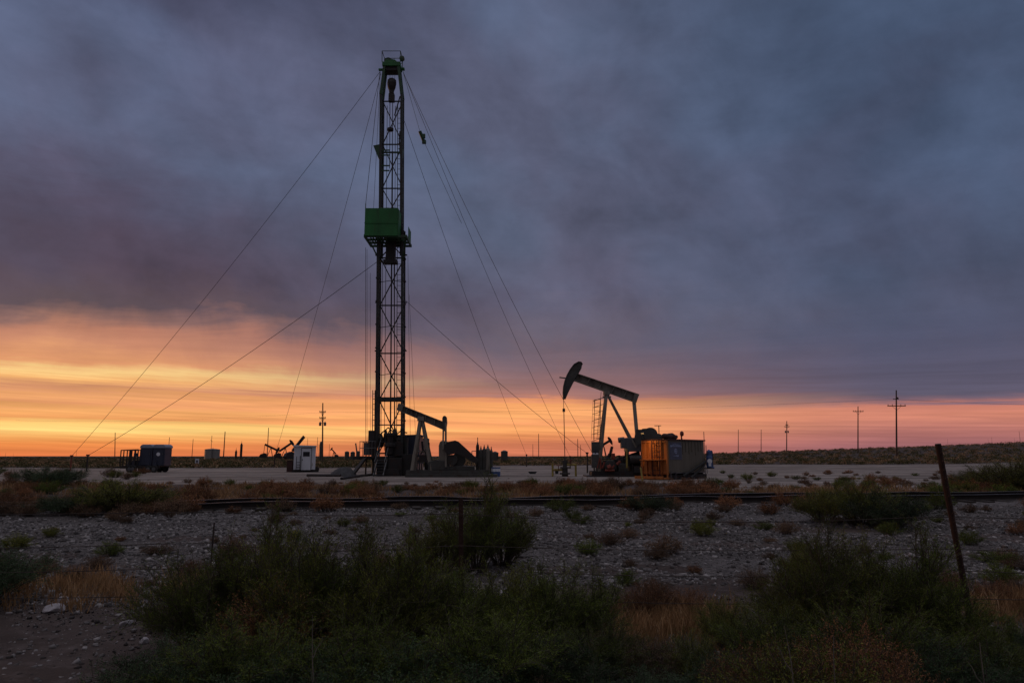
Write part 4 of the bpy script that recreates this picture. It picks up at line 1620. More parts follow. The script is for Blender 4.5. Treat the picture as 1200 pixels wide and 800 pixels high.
YC = bC.y
wa = P(1048.3, 467.5, YC)
wb = P(379.6, 483, bD.y)
wire('power line sagging from the larger crossarm pole across to the transformer pole', [wb, wa], .75, .014)
wire('power line running from the larger crossarm pole out over the far ridge', [wa, Vector((wa.x + 130, YC + 6, wa.z + .6))], 1.8, .018)
wire('thin power line running out from the transformer pole over the white shed', [wb, Vector((wb.x - 75, bD.y + 20, wb.z - .6))], .8, .010)
m1 = MB()
m1.beam(P(1048.2, 467.5, YC) - Vector((.25, 0, 0)), P(1053, 467.3, YC), .14)
m1.lathe(P(1052, 467.3, YC), [(.05, -.05), (.14, 0), (.14, .3), (.05, .34)], 8)
m1.build('bracket', M['wood_pole'], tC)

# ================================================================== distant plant
def round_tank(px, Y, rad, h, label, group=None, m_='tank_pale', ladder_=True):
    b = Vector(flat(px, Y))
    t = thing('storage_tank', label, 'storage tank', b, 0, group)
    m1 = MB()
    m1.lathe(b, [(rad, -.3), (rad, h), (rad + .06, h), (rad + .06, h + .12), (rad * .5, h + .35), (.2, h + .45)], 28)
    m1.build('tank_shell', M[m_], t, smooth_sh=False)
    if ladder_:
        m1 = MB()
        for dx in (-.25, .25):
            m1.tube(b + Vector((rad * .4 + dx, -rad * .95, 0)), b + Vector((rad * .4 + dx, -rad * .95, h + .9)), .05, seg=5)
        for i in range(10):
            m1.tube(b + Vector((rad * .4 - .25, -rad * .95, .4 * i + .3)), b + Vector((rad * .4 + .25, -rad * .95, .4 * i + .3)), .04, seg=5)
        m1.build('ladder', M['galv'], t)
    return t, b


rt, rb = round_tank(248.5, 300, 3.0, 4.0, 'round pale storage tank far off with a thin mast above it')
m1 = MB()
m1.tube(rb + Vector((-.6, 0, 4)), rb + Vector((-.6, 0, 9.8)), .1)
m1.tube(rb + Vector((-1.1, 0, 8)), rb + Vector((-.1, 0, 7.2)), .06)
m1.build('vent_mast', M['black_steel'], rt)
gs_ = 'small storage tanks behind the rig platform'
for px, r_, h_, lb in ((406.5, .78, 2.6, 'outermost small dark tank beside the rig platform'), (413.3, .78, 2.5, 'middle small dark tank beside the rig platform'), (419.5, .7, 2.7, 'small dark tank partly behind the rig platform')):
    round_tank(px, 250, r_, h_, lb, gs_, 'pj_dark', False)
gs_ = 'squat tanks behind the headless pumpjack'
for px, r_, h_, lb in ((580, .9, 2.1, 'dark squat tank beside the gas cylinders'), (591, .88, 2.4, 'slightly taller squat tank further from the gas cylinders')):
    round_tank(px, 185, r_, h_, lb, gs_, 'pj_dark', False)
b = Vector(flat(376.2, 200))
t = thing('vessel_tower', 'tall narrow grey vessel standing right behind the transformer pole', 'process vessel', b)
m1 = MB()
m1.lathe(b, [(.5, -.2), (.5, 4.9), (.42, 5.2), (.2, 5.4)], 16)
m1.build('shell', M['pj_dark'], t)
m1 = MB()
m1.tube(b + Vector((-.55, -.4, 0)), b + Vector((-.55, -.4, 4.5)), .06)
m1.build('pipe', M['black_steel'], t)
for px, yt, r_, lb in ((282.3, 519, .5, 'taller dark stack between the thick bare pole and the far pumpjacks'), (276.4, 527, .45, 'shorter dark stack beside the thick bare pole')):
    b = Vector(flat(px, 300))
    t = thing('stack', lb, 'stack', b, 0, 'dark stacks on the plain')
    z = P(px, yt, 300).z
    m1 = MB()
    m1.lathe(b, [(r_, -.2), (r_, z - .6), (r_ * .6, z - .5), (r_ * .6, z - .1), (.08, z), (.06, z + .9)], 12)
    m1.build('stack_shell', M['black_steel'], t)

# ================================================================== white shed
YS = 63.0
a, b = P(344.2, 551.5, YS), P(368.8, 551.5, YS)
zb, zt = P(344, 551.5, YS).z, P(344, 523.5, YS).z
cx, w = (a.x + b.x) / 2, b.x - a.x
shd = thing('shed', 'small white metal shed with a windowed door on the pale pad', 'shed', (cx, YS, 0))
m1 = MB()
m1.box((cx, YS + 1.1, (zb + zt) / 2 + .08), (w, 2.2, zt - zb - .05))
for x_ in np.linspace(a.x + .05, b.x - .05, 7):
    if abs(x_ - (cx + .12)) > .42:
        m1.box((x_, YS - .008, (zb + zt) / 2 + .08), (.03, .018, zt - zb - .2))
m1.build('wall', M['white'], shd, bevel=.02)
m1 = MB()
m1.prism([Vector((a.x - .12, YS - .15, zt + .05)), Vector((b.x + .06, YS - .15, zt + .05)), Vector((b.x + .02, YS - .15, zt + .12)), Vector((a.x - .1, YS - .15, zt + .17))], (0, 2.5, 0))
m1.build('roof', M['white'], shd)
m1 = MB()
m1.box((cx + .12, YS - .02, zb + 1.0), (.80, .04, 1.85))
dr_ = m1.build('door', M['white'], shd)
m1 = MB()
for dx in (-.42, .42):
    m1.box((cx + .12 + dx, YS - .03, zb + 1.0), (.05, .06, 1.93))
m1.box((cx + .12, YS - .03, zb + 1.97), (.9, .06, .05))
m1.build('door_frame', M['galv'], dr_)
m1 = MB()
m1.box((cx + .12, YS - .045, zb + 1.45), (.56, .03, .40))
m1.build('window', M['glass'], dr_)
m1 = MB()
m1.box((cx - .2, YS - .06, zb + .95), (.05, .08, .12))
m1.build('handle', M['black_steel'], dr_)
m1 = MB()
for x_ in (cx - .38, cx - .68):
    m1.tube((x_, YS - .5, 0), (x_, YS - .5, zb + 1.25), .03, seg=6)
m1.tube((cx - .38, YS - .5, zb + 1.25), (cx - .38, YS, zb + 1.3), .03, seg=6)
for z in (.2, .42, .64, .86):
    m1.box((cx - .53, YS - .35, z), (.34, .3, .04))
m1.build('steps', M['black_steel'], shd)
m1 = MB()
for dy in (.15, 2.0):
    m1.beam((a.x - .1, YS + dy, .12), (b.x + .3, YS + dy, .12), .14, .2)
m1.tube((b.x + .12, YS + .1, .25), (b.x + .12, YS + .3, .25), .24)
m1.build('skid', M['black_steel'], shd)
shd.rotation_euler = (0, 0, R(16))
cq = P(340.0, 548, YS + .3)
ac = thing('fuel_box', 'brown metal box against the side of the white shed', 'box', (cq.x, YS + .3, 0))
m1 = MB()
m1.box((cq.x - .02, YS + .5, .5), (.5, .7, .95))
m1.build('cabinet', M['maroon'], ac, bevel=.02)
m1 = MB()
m1.box((cq.x - .02, YS + .5, 1.0), (.56, .76, .05))
m1.build('lid', M['black_steel'], ac)

# ================================================================== trailer and portable toilets
YT = 62.0
ta, tb_ = P(140.3, 547, YT), P(186.5, 547, YT)
trl = thing('trailer', 'flat trailer with a railed front carrying two portable toilets', 'trailer', ((ta.x + tb_.x) / 2, YT + .9, 0))
m1 = MB()
L = tb_.x - ta.x
m1.box(((ta.x + tb_.x) / 2, YT + .9, .52), (L, 1.8, .1))
for dy in (.05, 1.75):
    m1.beam((ta.x, YT + dy, .45), (tb_.x, YT + dy, .45), .08, .22)
m1.beam((ta.x, YT + .9, .45), (ta.x - .9, YT + .9, .42), .12, .12)
m1.build('deck', M['black_steel'], trl)
for wx in (P(152.5, 550, YT).x, P(156.5, 550, YT).x, P(174.5, 550, YT).x, P(181, 550, YT).x):
    for dy in (-.08, 1.88):
        m1 = MB()
        m1.lathe((wx, YT + dy, .30), [(.16, -.1), (.28, -.1), (.31, -.05), (.31, .05), (.28, .1), (.16, .1)], 18, 'Y')
        w1 = m1.build('wheel', M['rubber'], trl)
        m1 = MB()
        m1.lathe((wx, YT + dy, .30), [(.05, -.11), (.155, -.104), (.155, .104), (.05, .11)], 12, 'Y')
        m1.build('rim', M['galv'], w1)
m1 = MB()
xe = P(162, 530, YT).x
zr = P(150, 527.3, YT).z
for dy in (0, 1.8):
    m1.beam((ta.x, YT + dy, zr), (xe, YT + dy, zr + .05), .08)
    m1.beam((ta.x, YT + dy, 1.15), (xe, YT + dy, 1.15), .05)
    for q in (0, .17, .37, .51, .58, .85, .99):
        m1.beam((ta.x + (xe - ta.x) * q, YT + dy, .57), (ta.x + (xe - ta.x) * q, YT + dy, zr), .07)
m1.beam((ta.x, YT, zr), (ta.x, YT + 1.8, zr), .07)
m1.build('railing', M['black_steel'], trl)
m1 = MB()
m1.box((xe - .22, YT + .1, zr - .38), (.32, .2, .28))
m1.build('control_box', M['blue_dark'], trl, bevel=.02)
for i in range(8):
    cb = Vector((ta.x + .4 + i * .42, YT + .3 + random.uniform(0, .8), .574))
    q_ = (random.uniform(.25, .38), .4, random.uniform(.25, .5))
    o = thing('crate', 'dark crate loaded on the railed front of the trailer', 'crate', cb, random.uniform(-.2, .2), 'dark crates on the trailer')
    m1 = MB()
    m1.box((0, 0, q_[2] / 2), q_)
    m1.build('crate_body', M['blue_dark'], o, origin=(0, 0, 0), bevel=.015)
    m1 = MB()
    m1.box((0, 0, q_[2] + .012), (q_[0] + .03, q_[1] + .03, .024))
    m1.build('crate_lid', M['pj_dark'], o, origin=(0, 0, 0))


def toilet(px0, px1, label, side):
    x0, x1 = P(px0, 540, YT).x, P(px1, 540, YT).x
    c, ww = (x0 + x1) / 2, x1 - x0
    z0_, zt_ = .58, P(px0, 524.8, YT).z
    t = thing('portable_toilet', label, 'portable toilet', (c, YT + .85, z0_), 0, 'portable toilets on the trailer')
    m1 = MB()
    m1.box((c, YT + .85, (z0_ + zt_) / 2), (ww - .04, 1.25, zt_ - z0_))
    for dx in (-.5, .5):
        m1.box((c + dx * (ww - .1), YT + .23, (z0_ + zt_) / 2), (.08, .06, zt_ - z0_ - .02))
    m1.build('cabin', M['blue_dark'], t, bevel=.03)
    m1 = MB()
    prof = [(-.52, 0), (.52, 0), (.52, .14), (.46, .30), (.32, .40), (-.32, .40), (-.46, .30), (-.52, .14)]
    m1.prism([Vector((c + a_ * ww, YT + .15, zt_ + b_ * .8)) for a_, b_ in prof], (0, 1.4, 0))
    m1.build('roof', M['roof_pale'], t, bevel=.04)
    m1 = MB()
    m1.box((c, YT + .205, (z0_ + zt_) / 2 - .03), (ww * .70, .03, zt_ - z0_ - .2))
    for k in range(4):
        m1.box((c - ww * .26 + ww * .17 * k, YT + .188, z0_ + .65), (.03, .02, .9))
    d = m1.build('door', M['blue_dark'], t)
    if side:
        m1 = MB()
        m1.lathe((c - .05, YT + .185, zt_ - .52), [(.02, -.012), (.16, -.01), (.16, .01), (.02, .012)], 20, 'Y')
        m1.build('round_notice', M['white'], d)
    m1 = MB()
    m1.box((c + ww * .3, YT + .18, z0_ + 1.0), (.06, .05, .12))
    m1.build('handle', M['galv'], d)
    return t


toilet(161.8, 176.5, 'dark blue portable toilet with a plain door next to the trailer railing', False)
toilet(177, 191.5, 'dark blue portable toilet with a round white notice on its door', True)

# small pale sign on the pad edge
c = G(230.5, 546)
c = Vector((c.x, c.y, H(c.x, c.y)))
sgn = thing('warning_sign', 'small pale sign board on a stand at the far edge of the pad', 'sign', c)
m1 = MB()
s_ = c.y / 833
m1.box(c + Vector((0, 0, 5.2 * s_)), (4.3 * s_, .04, 6.6 * s_))
m1.build('board', M['white'], sgn)
m1 = MB()
for dx in (-1.7, 1.7):
    m1.tube(c + Vector((dx * s_, .05, 0)), c + Vector((dx * s_, .05, 8.0 * s_)), .03, seg=6)
m1.build('stand', M['galv'], sgn)
m1 = MB()
m1.box(c + Vector((0, -.028, 5.6 * s_)), (2.4 * s_, .012, 2.6 * s_))
m1.build('notice_print', M['sign_blue'], sgn)

# ================================================================== steel tank with a lit orange end
C0 = G(784, 562)
AX = R(45)
dl_ = Vector((-math.cos(AX), math.sin(AX), 0))
dr2 = Vector((math.sin(AX), math.cos(AX), 0))
up = Vector((0, 0, 1))
LL, LR, ZT = 1.86, 4.15, 2.38
stk = thing('steel_tank', 'grey steel tank on skids with a lamp lit orange ladder end and blue printed sign', 'steel tank', C0)


def tp3(l, r, z):
    return C0 + dl_ * l + dr2 * r + up * z


def tbox(mb_, l0, l1, r0, r1, z0_, z1_):
    mb_.hexa([tp3(l0, r0, z0_), tp3(l1, r0, z0_), tp3(l1, r1, z0_), tp3(l0, r1, z0_), tp3(l0, r0, z1_), tp3(l1, r0, z1_), tp3(l1, r1, z1_), tp3(l0, r1, z1_)])


m1 = MB()
tbox(m1, .0, LL, .06, LR, .36, ZT - .05)
m1.build('tank_wall', M['tank_grey'], stk, bevel=.015)
m1 = MB()
tbox(m1, -.06, LL + .04, .02, LR + .12, ZT - .05, ZT + .03)
m1.build('roof_plate', M['maroon'], stk)
m1 = MB()
tbox(m1, .02, LL - .02, -.02, .055, .30, ZT - .06)
for l in (.05, .42, .80, 1.18, 1.50, LL - .06):
    tbox(m1, l - .035, l + .035, -.10, -.02, .1, ZT - .06)
for z in (.42, 1.2, ZT - .14):
    tbox(m1, .02, LL - .02, -.085, -.018, z - .04, z + .04)
ope = m1.build('end_panel', M['orange_steel'], stk, label='orange ribbed end panel lit from above')
m1 = MB()
for l in (.48, .98):
    tbox(m1, l - .025, l + .025, -.24, -.20, .1, ZT + .02)
for z in np.arange(.3, ZT, .26):
    tbox(m1, .48, .98, -.235, -.205, z - .016, z + .016)
lado = m1.build('ladder', M['maroon'], stk)
m1 = MB()
tbox(m1, .22, 1.62, -.62, -.10, 1.14, 1.19)
for l in (.30, 1.54):
    tbox(m1, l - .02, l + .02, -.60, -.56, .75, 1.14)
m1.build('step_platform', M['orange_steel'], lado)
m1 = MB()
tbox(m1, -.10, LL + .05, -.75, .0, .05, .13)
tbox(m1, -.10, LL + .05, -.78, -.72, .05, .22)
m1.build('drip_tray', M['orange_steel'], stk)
m1 = MB()
for l in (.12, LL - .12):
    tbox(m1, l - .09, l + .09, .05, LR + .25, .02, .28)
for r_ in np.arange(.3, LR, .75):
    tbox(m1, .1, LL - .1, r_ - .06, r_ + .06, .10, .36)
m1.build('skid', M['black_steel'], stk)
m1 = MB()
for r_ in (.10, .62):
    tbox(m1, -.10, -.06, r_ - .025, r_ + .025, .05, .46)
tbox(m1, -.10, -.06, .08, .64, .42, .47)
for r_ in (.9, 1.6, 2.35):
    tbox(m1, -.03, .0, r_ - .02, r_ + .02, .36, .42)
tbox(m1, -.05, .0, .05, LR, .36, .41)
tbox(m1, -.20, -.02, 1.2, 2.6, .05, .10)
m1.build('pipe_frame', M['galv'], stk)
m1 = MB()
for r_ in (1.62, 1.98, 2.35, 2.7, 3.1, 3.45, 3.8):
    tbox(m1, -.035, .0, r_ - .03, r_ + .03, 1.62 + random.uniform(-.2, .1), ZT - .06)
m1.build('wall_rib', M['tank_grey'], stk)
m1 = MB()
tbox(m1, -.012, .0, .16, 1.5, 1.18, 2.22)
sgp = m1.build('sign_panel', M['sign_blue'], stk, label='blue printed sign on the tank side')
m1 = MB()
for k in range(22):
    a_ = -1.0 + 2.0 * k / 21
    r_ = .83 + .62 * a_
    z = 2.12 - .10 * a_ * a_
    w_ = .030 if k % 4 else .012
    tbox(m1, -.022, -.012, r_ - w_ / 2, r_ + w_ / 2, z - .10 - .02 * (k % 3), z)
tbox(m1, -.021, -.012, .25, 1.41, 1.955, 1.985)
m1.lathe(tp3(-.018, .83, 1.68), [(.10, -.006), (.20, -.005), (.20, .005), (.10, .006)], 18, 'Y') if False else None
for k in range(14):
    a0, a1 = 2 * PI * k / 14, 2 * PI * (k + .8) / 14
    for ra, rb in ((.10, .16),):
        pts_ = [(ra, a0), (rb, a0), (rb, a1), (ra, a1)]
        f_ = [tp3(-.022, .83 + r_ * math.cos(a_), 1.69 + r_ * math.sin(a_)) for r_, a_ in pts_]
        m1.prism(f_, dl_ * .010)
tbox(m1, -.022, -.012, .72, .80, 1.63, 1.75)
tbox(m1, -.022, -.012, .84, .93, 1.66, 1.72)
for k in range(9):
    r_ = .58 + .06 * k
    tbox(m1, -.022, -.012, r_, r_ + .04, 1.36, 1.43 + .015 * (k % 3))
m1.build('sign_print', M['sign_pale'], sgp)
m1 = MB()
m1.path([tp3(-.10, LR - .1, 1.05), tp3(-.16, LR - .7, .88), tp3(-.18, LR - 1.5, .62), tp3(-.2, LR - 2.3, .38), tp3(-.25, LR - 3.0, .2)], .07, 8)
m1.path([tp3(-.10, LR - .2, .85), tp3(-.2, LR - .9, .55), tp3(-.24, LR - 1.7, .25), tp3(-.3, LR - 2.2, .08)], .06, 8)
m1.build('suction_hose', M['rubber'], stk)
m1 = MB()
for l in (.1, LL - .1):
    m1.tube(tp3(l, .05, ZT), tp3(l, .05, ZT + .0), .02) if False else None
m1.tube(tp3(.02, LR + .1, .3), tp3(.02, LR + .1, ZT + .55), .022, seg=6)
m1.tube(tp3(.02, LR + .3, .3), tp3(.02, LR + .3, ZT - .3), .022, seg=6)
m1.build('end_pipe', M['galv'], stk)

# things on and beside the tank
q = tp3(.35, .75, ZT + .03)
bun = thing('covered_pump', 'maroon covered bundle lying on the tank roof', 'bundle', q)
m1 = MB()
n_ = 9
pts, rd_ = [], []
for i in range(n_):
    t_ = i / (n_ - 1)
    pts.append(tp3(.35 + .04 * math.sin(i * 2), .02 + 1.55 * t_, ZT + .17 + .03 * math.sin(i * 1.7)))
    rd_.append(.07 + .15 * math.sin(PI * min(1, t_ * .8 + .12)) + .015 * math.sin(i * 3))
m1.path(pts, rd_, 12)
m1.build('cover', M['maroon'], bun, smooth_sh=True)
m1 = MB()
m1.tube(tp3(.35, -.5, ZT + .15), tp3(.35, .15, ZT + .16), .035)
m1.build('shaft', M['black_steel'], bun)
q = tp3(.3, 2.05, ZT + .03)
flg = thing('vent_cap', 'red vent pipe with a bulb cap standing on the tank roof', 'vent', q)
m1 = MB()
m1.tube(q, q + Vector((-.02, 0, .22)), .05)
m1.lathe(q + Vector((.02, 0, .2)), [(.05, 0), (.11, .05), (.13, .16), (.10, .27), (.03, .32)], 12)
m1.build('vent_pipe', M['red'], flg)
q = tp3(-.1, LR + .42, .75)
pmp = thing('blue_pump', 'blue pump unit with a pale disc hung at the end of the grey tank', 'pump', q)
m1 = MB()
m1.lathe(q + Vector((0, 0, .0)), [(.12, -.1), (.2, -.05), (.2, .55), (.14, .7), (.14, .95), (.05, 1.05)], 12)
m1.box(q + Vector((.1, .05, .75)), (.2, .2, .5))
m1.tube(q + Vector((.0, 0, 0)), q + Vector((.3, .0, -.1)), .06)
m1.build('pump_body', M['blue'], pmp)
m1 = MB()
m1.lathe(q + Vector((-.03, -.22, .32)), [(.05, -.02), (.15, -.015), (.15, .015), (.05, .02)], 16, 'Y')
m1.box(q + Vector((-.03, -.21, .16)), (.16, .03, .3))
m1.build('pale_disc', M['white'], pmp)
m1 = MB()
m1.beam(tp3(0, LR, .62), tp3(-.1, LR + .75, .62), .06)
m1.tube(q + Vector((.22, 0, -.15)), q + Vector((.22, 0, .95)), .03)
m1.build('mounting', M['black_steel'], pmp)

# lamp over the ladder end
lq = tp3(1.1, -1.0, ZT + .42)
lmp = thing('work_lamp', 'small work lamp on an arm over the orange ladder end of the tank', 'lamp', lq)
m1 = MB()
m1.path([tp3(1.85, -.05, ZT), tp3(1.85, -.1, ZT + .35), tp3(1.2, -.9, ZT + .45)], .02, 6)
m1.lathe(lq, [(.03, .06), (.06, .04), (.10, -.05), (.105, -.06)], 12)
m1.build('lamp_housing', M['black_steel'], lmp)
m1 = MB()
m1.lathe(lq, [(.09, -.075), (.09, -.068)], 12)
m1.build('lamp_lens', M['lens'], lmp)
ld_ = bpy.data.lights.new('work_light', 'SPOT')
ld_.energy = 75
ld_.color = (1.0, 0.47, 0.13)
ld_.spot_size = R(105)
ld_.spot_blend = 1.0
ld_.shadow_soft_size = .08
lo_ = bpy.data.objects.new('work_light', ld_)
COL.objects.link(lo_)
lo_.parent = lmp
lo_.location = (0, 0, -.10)
lo_.rotation_euler = (-(tp3(1.0, -.05, 1.55) - lq)).to_track_quat('Z', 'Y').to_euler()

# ================================================================== cylinders, drums and small clutter
gc_ = 'steel cylinders beside the headless pumpjack'
for px, yt, r_, m_, lb in ((559.5, 518, .12, 'black_steel', 'tallest black cylinder with a thin tip beside the headless pumpjack'), (563.4, 524, .14, 'pj_dark', 'dark cylinder just beside the tallest one'), (567.3, 523, .15, 'pj_dark', 'dark cylinder in the middle of the row'), (571.6, 522.5, .17, 'pj_grey', 'grey cylinder with a rounded shoulder in the row'), (575.6, 525, .12, 'pj_dark', 'last and slimmest dark cylinder in the row')):
    Yc = 51.0 if px > 560 else 52
    b = P(px, 545, Yc)
    zt_ = P(px, yt, Yc).z
    t = thing('gas_cylinder', lb, 'gas cylinder', (b.x, Yc, 0), 0, gc_)
    m1 = MB()
    m1.lathe((b.x, Yc, 0), [(r_, 0), (r_, zt_ - .35), (r_ * .85, zt_ - .2), (r_ * .4, zt_ - .1), (r_ * .4, zt_)], 14)
    m1.build('cylinder_body', M[m_], t)
    m1 = MB()
    m1.tube((b.x, Yc, zt_), (b.x, Yc, zt_ + (.35 if px < 560 else .12)), .03, seg=6)
    m1.build('valve', M['black_steel'], t)
rk = P(554.5, 545, 52)
t = thing('pipe_rail', 'short pipe railing beside the tallest black cylinder', 'railing', (rk.x, 52, 0))
m1 = MB()
m1.tube((rk.x - .1, 52, 0), (rk.x - .1, 52, 1.75), .03, seg=6)
m1.tube((rk.x - .1, 52, 1.75), (rk.x + .5, 52, 1.75), .03, seg=6)
m1.tube((rk.x - .1, 52, 1.2), (rk.x + .5, 52, 1.2), .03, seg=6)
m1.build('rail', M['galv'], t)
for px, lb in ((579.3, 'blue drum with a pale band standing nearer the cylinders'), (582.8, 'blue drum with a pale band standing further from the cylinders')):
    b = P(px, 553, 50.0)
    t = thing('drum', lb, 'drum', (b.x, 50, 0), 0, 'blue drums')
    m1 = MB()
    m1.lathe((b.x, 50, 0.01), [(.2, 0), (.21, .02), (.21, .28), (.22, .3), (.21, .32), (.21, .56), (.22, .58), (.21, .6), (.2, .62)], 16)
    m1.build('drum_body', M['blue'], t)
    m1 = MB()
    m1.lathe((b.x, 50, .34), [(.213, 0), (.213, .2)], 16)
    m1.build('pale_band', M['white'], t)
for px, lb in ((624, 'low black trough lying on the pad'), (652.5, 'small black bucket on the pad')):
    b = G(px, 555)
    m1 = MB()
    if px > 630:
        m1.lathe(b, [(.12, 0), (.15, .28), (.16, .28), (.16, .3), (.13, .3)], 14)
        m1.path([b + Vector((-.15, 0, .28)), b + Vector((-.1, 0, .38)), b + Vector((.1, 0, .38)), b + Vector((.15, 0, .28))], .012, 6)
        o = m1.build('bucket', M['rubber'], None, origin=b)
        tag(o, lb, 'bucket')
    else:
        m1.prism([b + Vector((-.35, -.2, .18)), b + Vector((.35, -.2, .18)), b + Vector((.22, -.2, 0)), b + Vector((-.22, -.2, 0))], (0, .5, 0))
        o = m1.build('trough', M['rubber'], None, origin=b)
        tag(o, lb, 'trough')
# dark mound under a tarpaulin and pipe lying on the pad
b = G(401, 558)
rng = np.random.default_rng(4)
n1_, n2_ = 26, 14
vs, fs = [], []
for j in range(n2_):
    for i in range(n1_):
        a = 2 * PI * i / n1_
        rr2 = j / (n2_ - 1)
        hh2 = .62 * (1 - rr2 ** 2.2) * (1 + .22 * math.sin(a * 3 + 1) * rr2) + .03 * math.sin(a * 7 + j)
        vs.append((1.0 * rr2 * (1 + .15 * math.sin(a * 2 + .5)) * math.cos(a) * .92 + .12 * (1 - rr2), .8 * rr2 * math.sin(a), max(hh2, -.02)))
for j in range(n2_ - 1):
    for i in range(n1_):
        i2 = (i + 1) % n1_
        fs.append((j * n1_ + i, j * n1_ + i2, (j + 1) * n1_ + i2, (j + 1) * n1_ + i))
m1 = MB()
m1.add([b + Vector(v) for v in vs], fs)
o = m1.build('tarpaulin_mound', M['tarp'], None, origin=b, smooth_sh=True)
tag(o, 'dark tarpaulin covered mound on the pad beside the rig platform', 'mound')
m1 = MB()
a, c = G(360, 558), G(399, 558.5)
m1.tube(a + up * .08, c + up * .1, .09)
o = m1.build('loose_pipe', M['black_steel'], None, origin=a)
tag(o, 'straight dark pipe lying on the pad in front of the tarpaulin mound', 'pipe', 'pipes lying on the pad')
m1 = MB()
a, c = G(400, 562), G(436, 557)
m1.path([a + up * .08, a.lerp(c, .5) + up * .1, c + up * .08], .08)
o = m1.build('loose_pipe', M['black_steel'], None, origin=a)
tag(o, 'dark pipe lying askew at the foot of the rig stairs', 'pipe', 'pipes lying on the pad')
# antenna beyond the tall pumpjack
b = P(773, 530, 75)
t = thing('antenna_mast', 'thin antenna mast with a short cross piece behind the counterweight', 'antenna', (b.x, 75, 0))
m1 = MB()
m1.tube((b.x, 75, 0), (b.x, 75, P(773, 498.3, 75).z), .045, seg=6)
m1.build('mast', M['black_steel'], t)
m1 = MB()
zz = P(773, 498.6, 75).z
m1.tube((b.x - .45, 75, zz), (b.x + .25, 75, zz), .04, seg=6)
m1.build('cross_piece', M['black_steel'], t)

# two pale boulders in the dirt
def boulder(px, py, sx_, sy_, sz_, seed, label):
    b = G(px, py)
    b = Vector((b.x, b.y, GZ(b.x, b.y)))
    rg = np.random.default_rng(seed)
    import bmesh
    bm = bmesh.new()
    bmesh.ops.create_icosphere(bm, subdivisions=3, radius=1)
    dirs = [Vector(v).normalized() for v in rg.normal(size=(14, 3))]
    cut = rg.uniform(.55, .85, 14)
    for v in bm.verts:
        p = v.co.copy()
        for d, c_ in zip(dirs, cut):
            k = p.dot(d)
            if k > c_:
                p -= d * (k - c_)
        v.co = Vector((p.x * sx_, p.y * sy_, p.z * sz_))
    me = bpy.data.meshes.new('boulder')
    bm.to_mesh(me)
    bm.free()
    me.materials.append(M['rock'])
    o = link('boulder', me, None, b + up * sz_ * .35)
    o.rotation_euler = (0, 0, rg.uniform(0, 6))
    return tag(o, label, 'rock', 'pale boulders in the dirt')


boulder(63, 716, .10, .08, .065, 2, 'larger pale angular rock by the dark shrub and fence wire')
boulder(74, 706, .07, .05, .05, 5, 'smaller pale rock behind the larger one')
boulder(148, 732, .065, .05, .045, 9, 'pale flat rock in the dirt beside the fence wire')
boulder(168, 753, .05, .04, .035, 11, 'small pale rock lying alone in the dark dirt')
boulder(588, 697, .06, .05, .05, 13, 'small pale rock among the green shrubs')
# ================================================================== vegetation
def norm(a):
    return a / (np.linalg.norm(a, axis=-1, keepdims=True) + 1e-9)


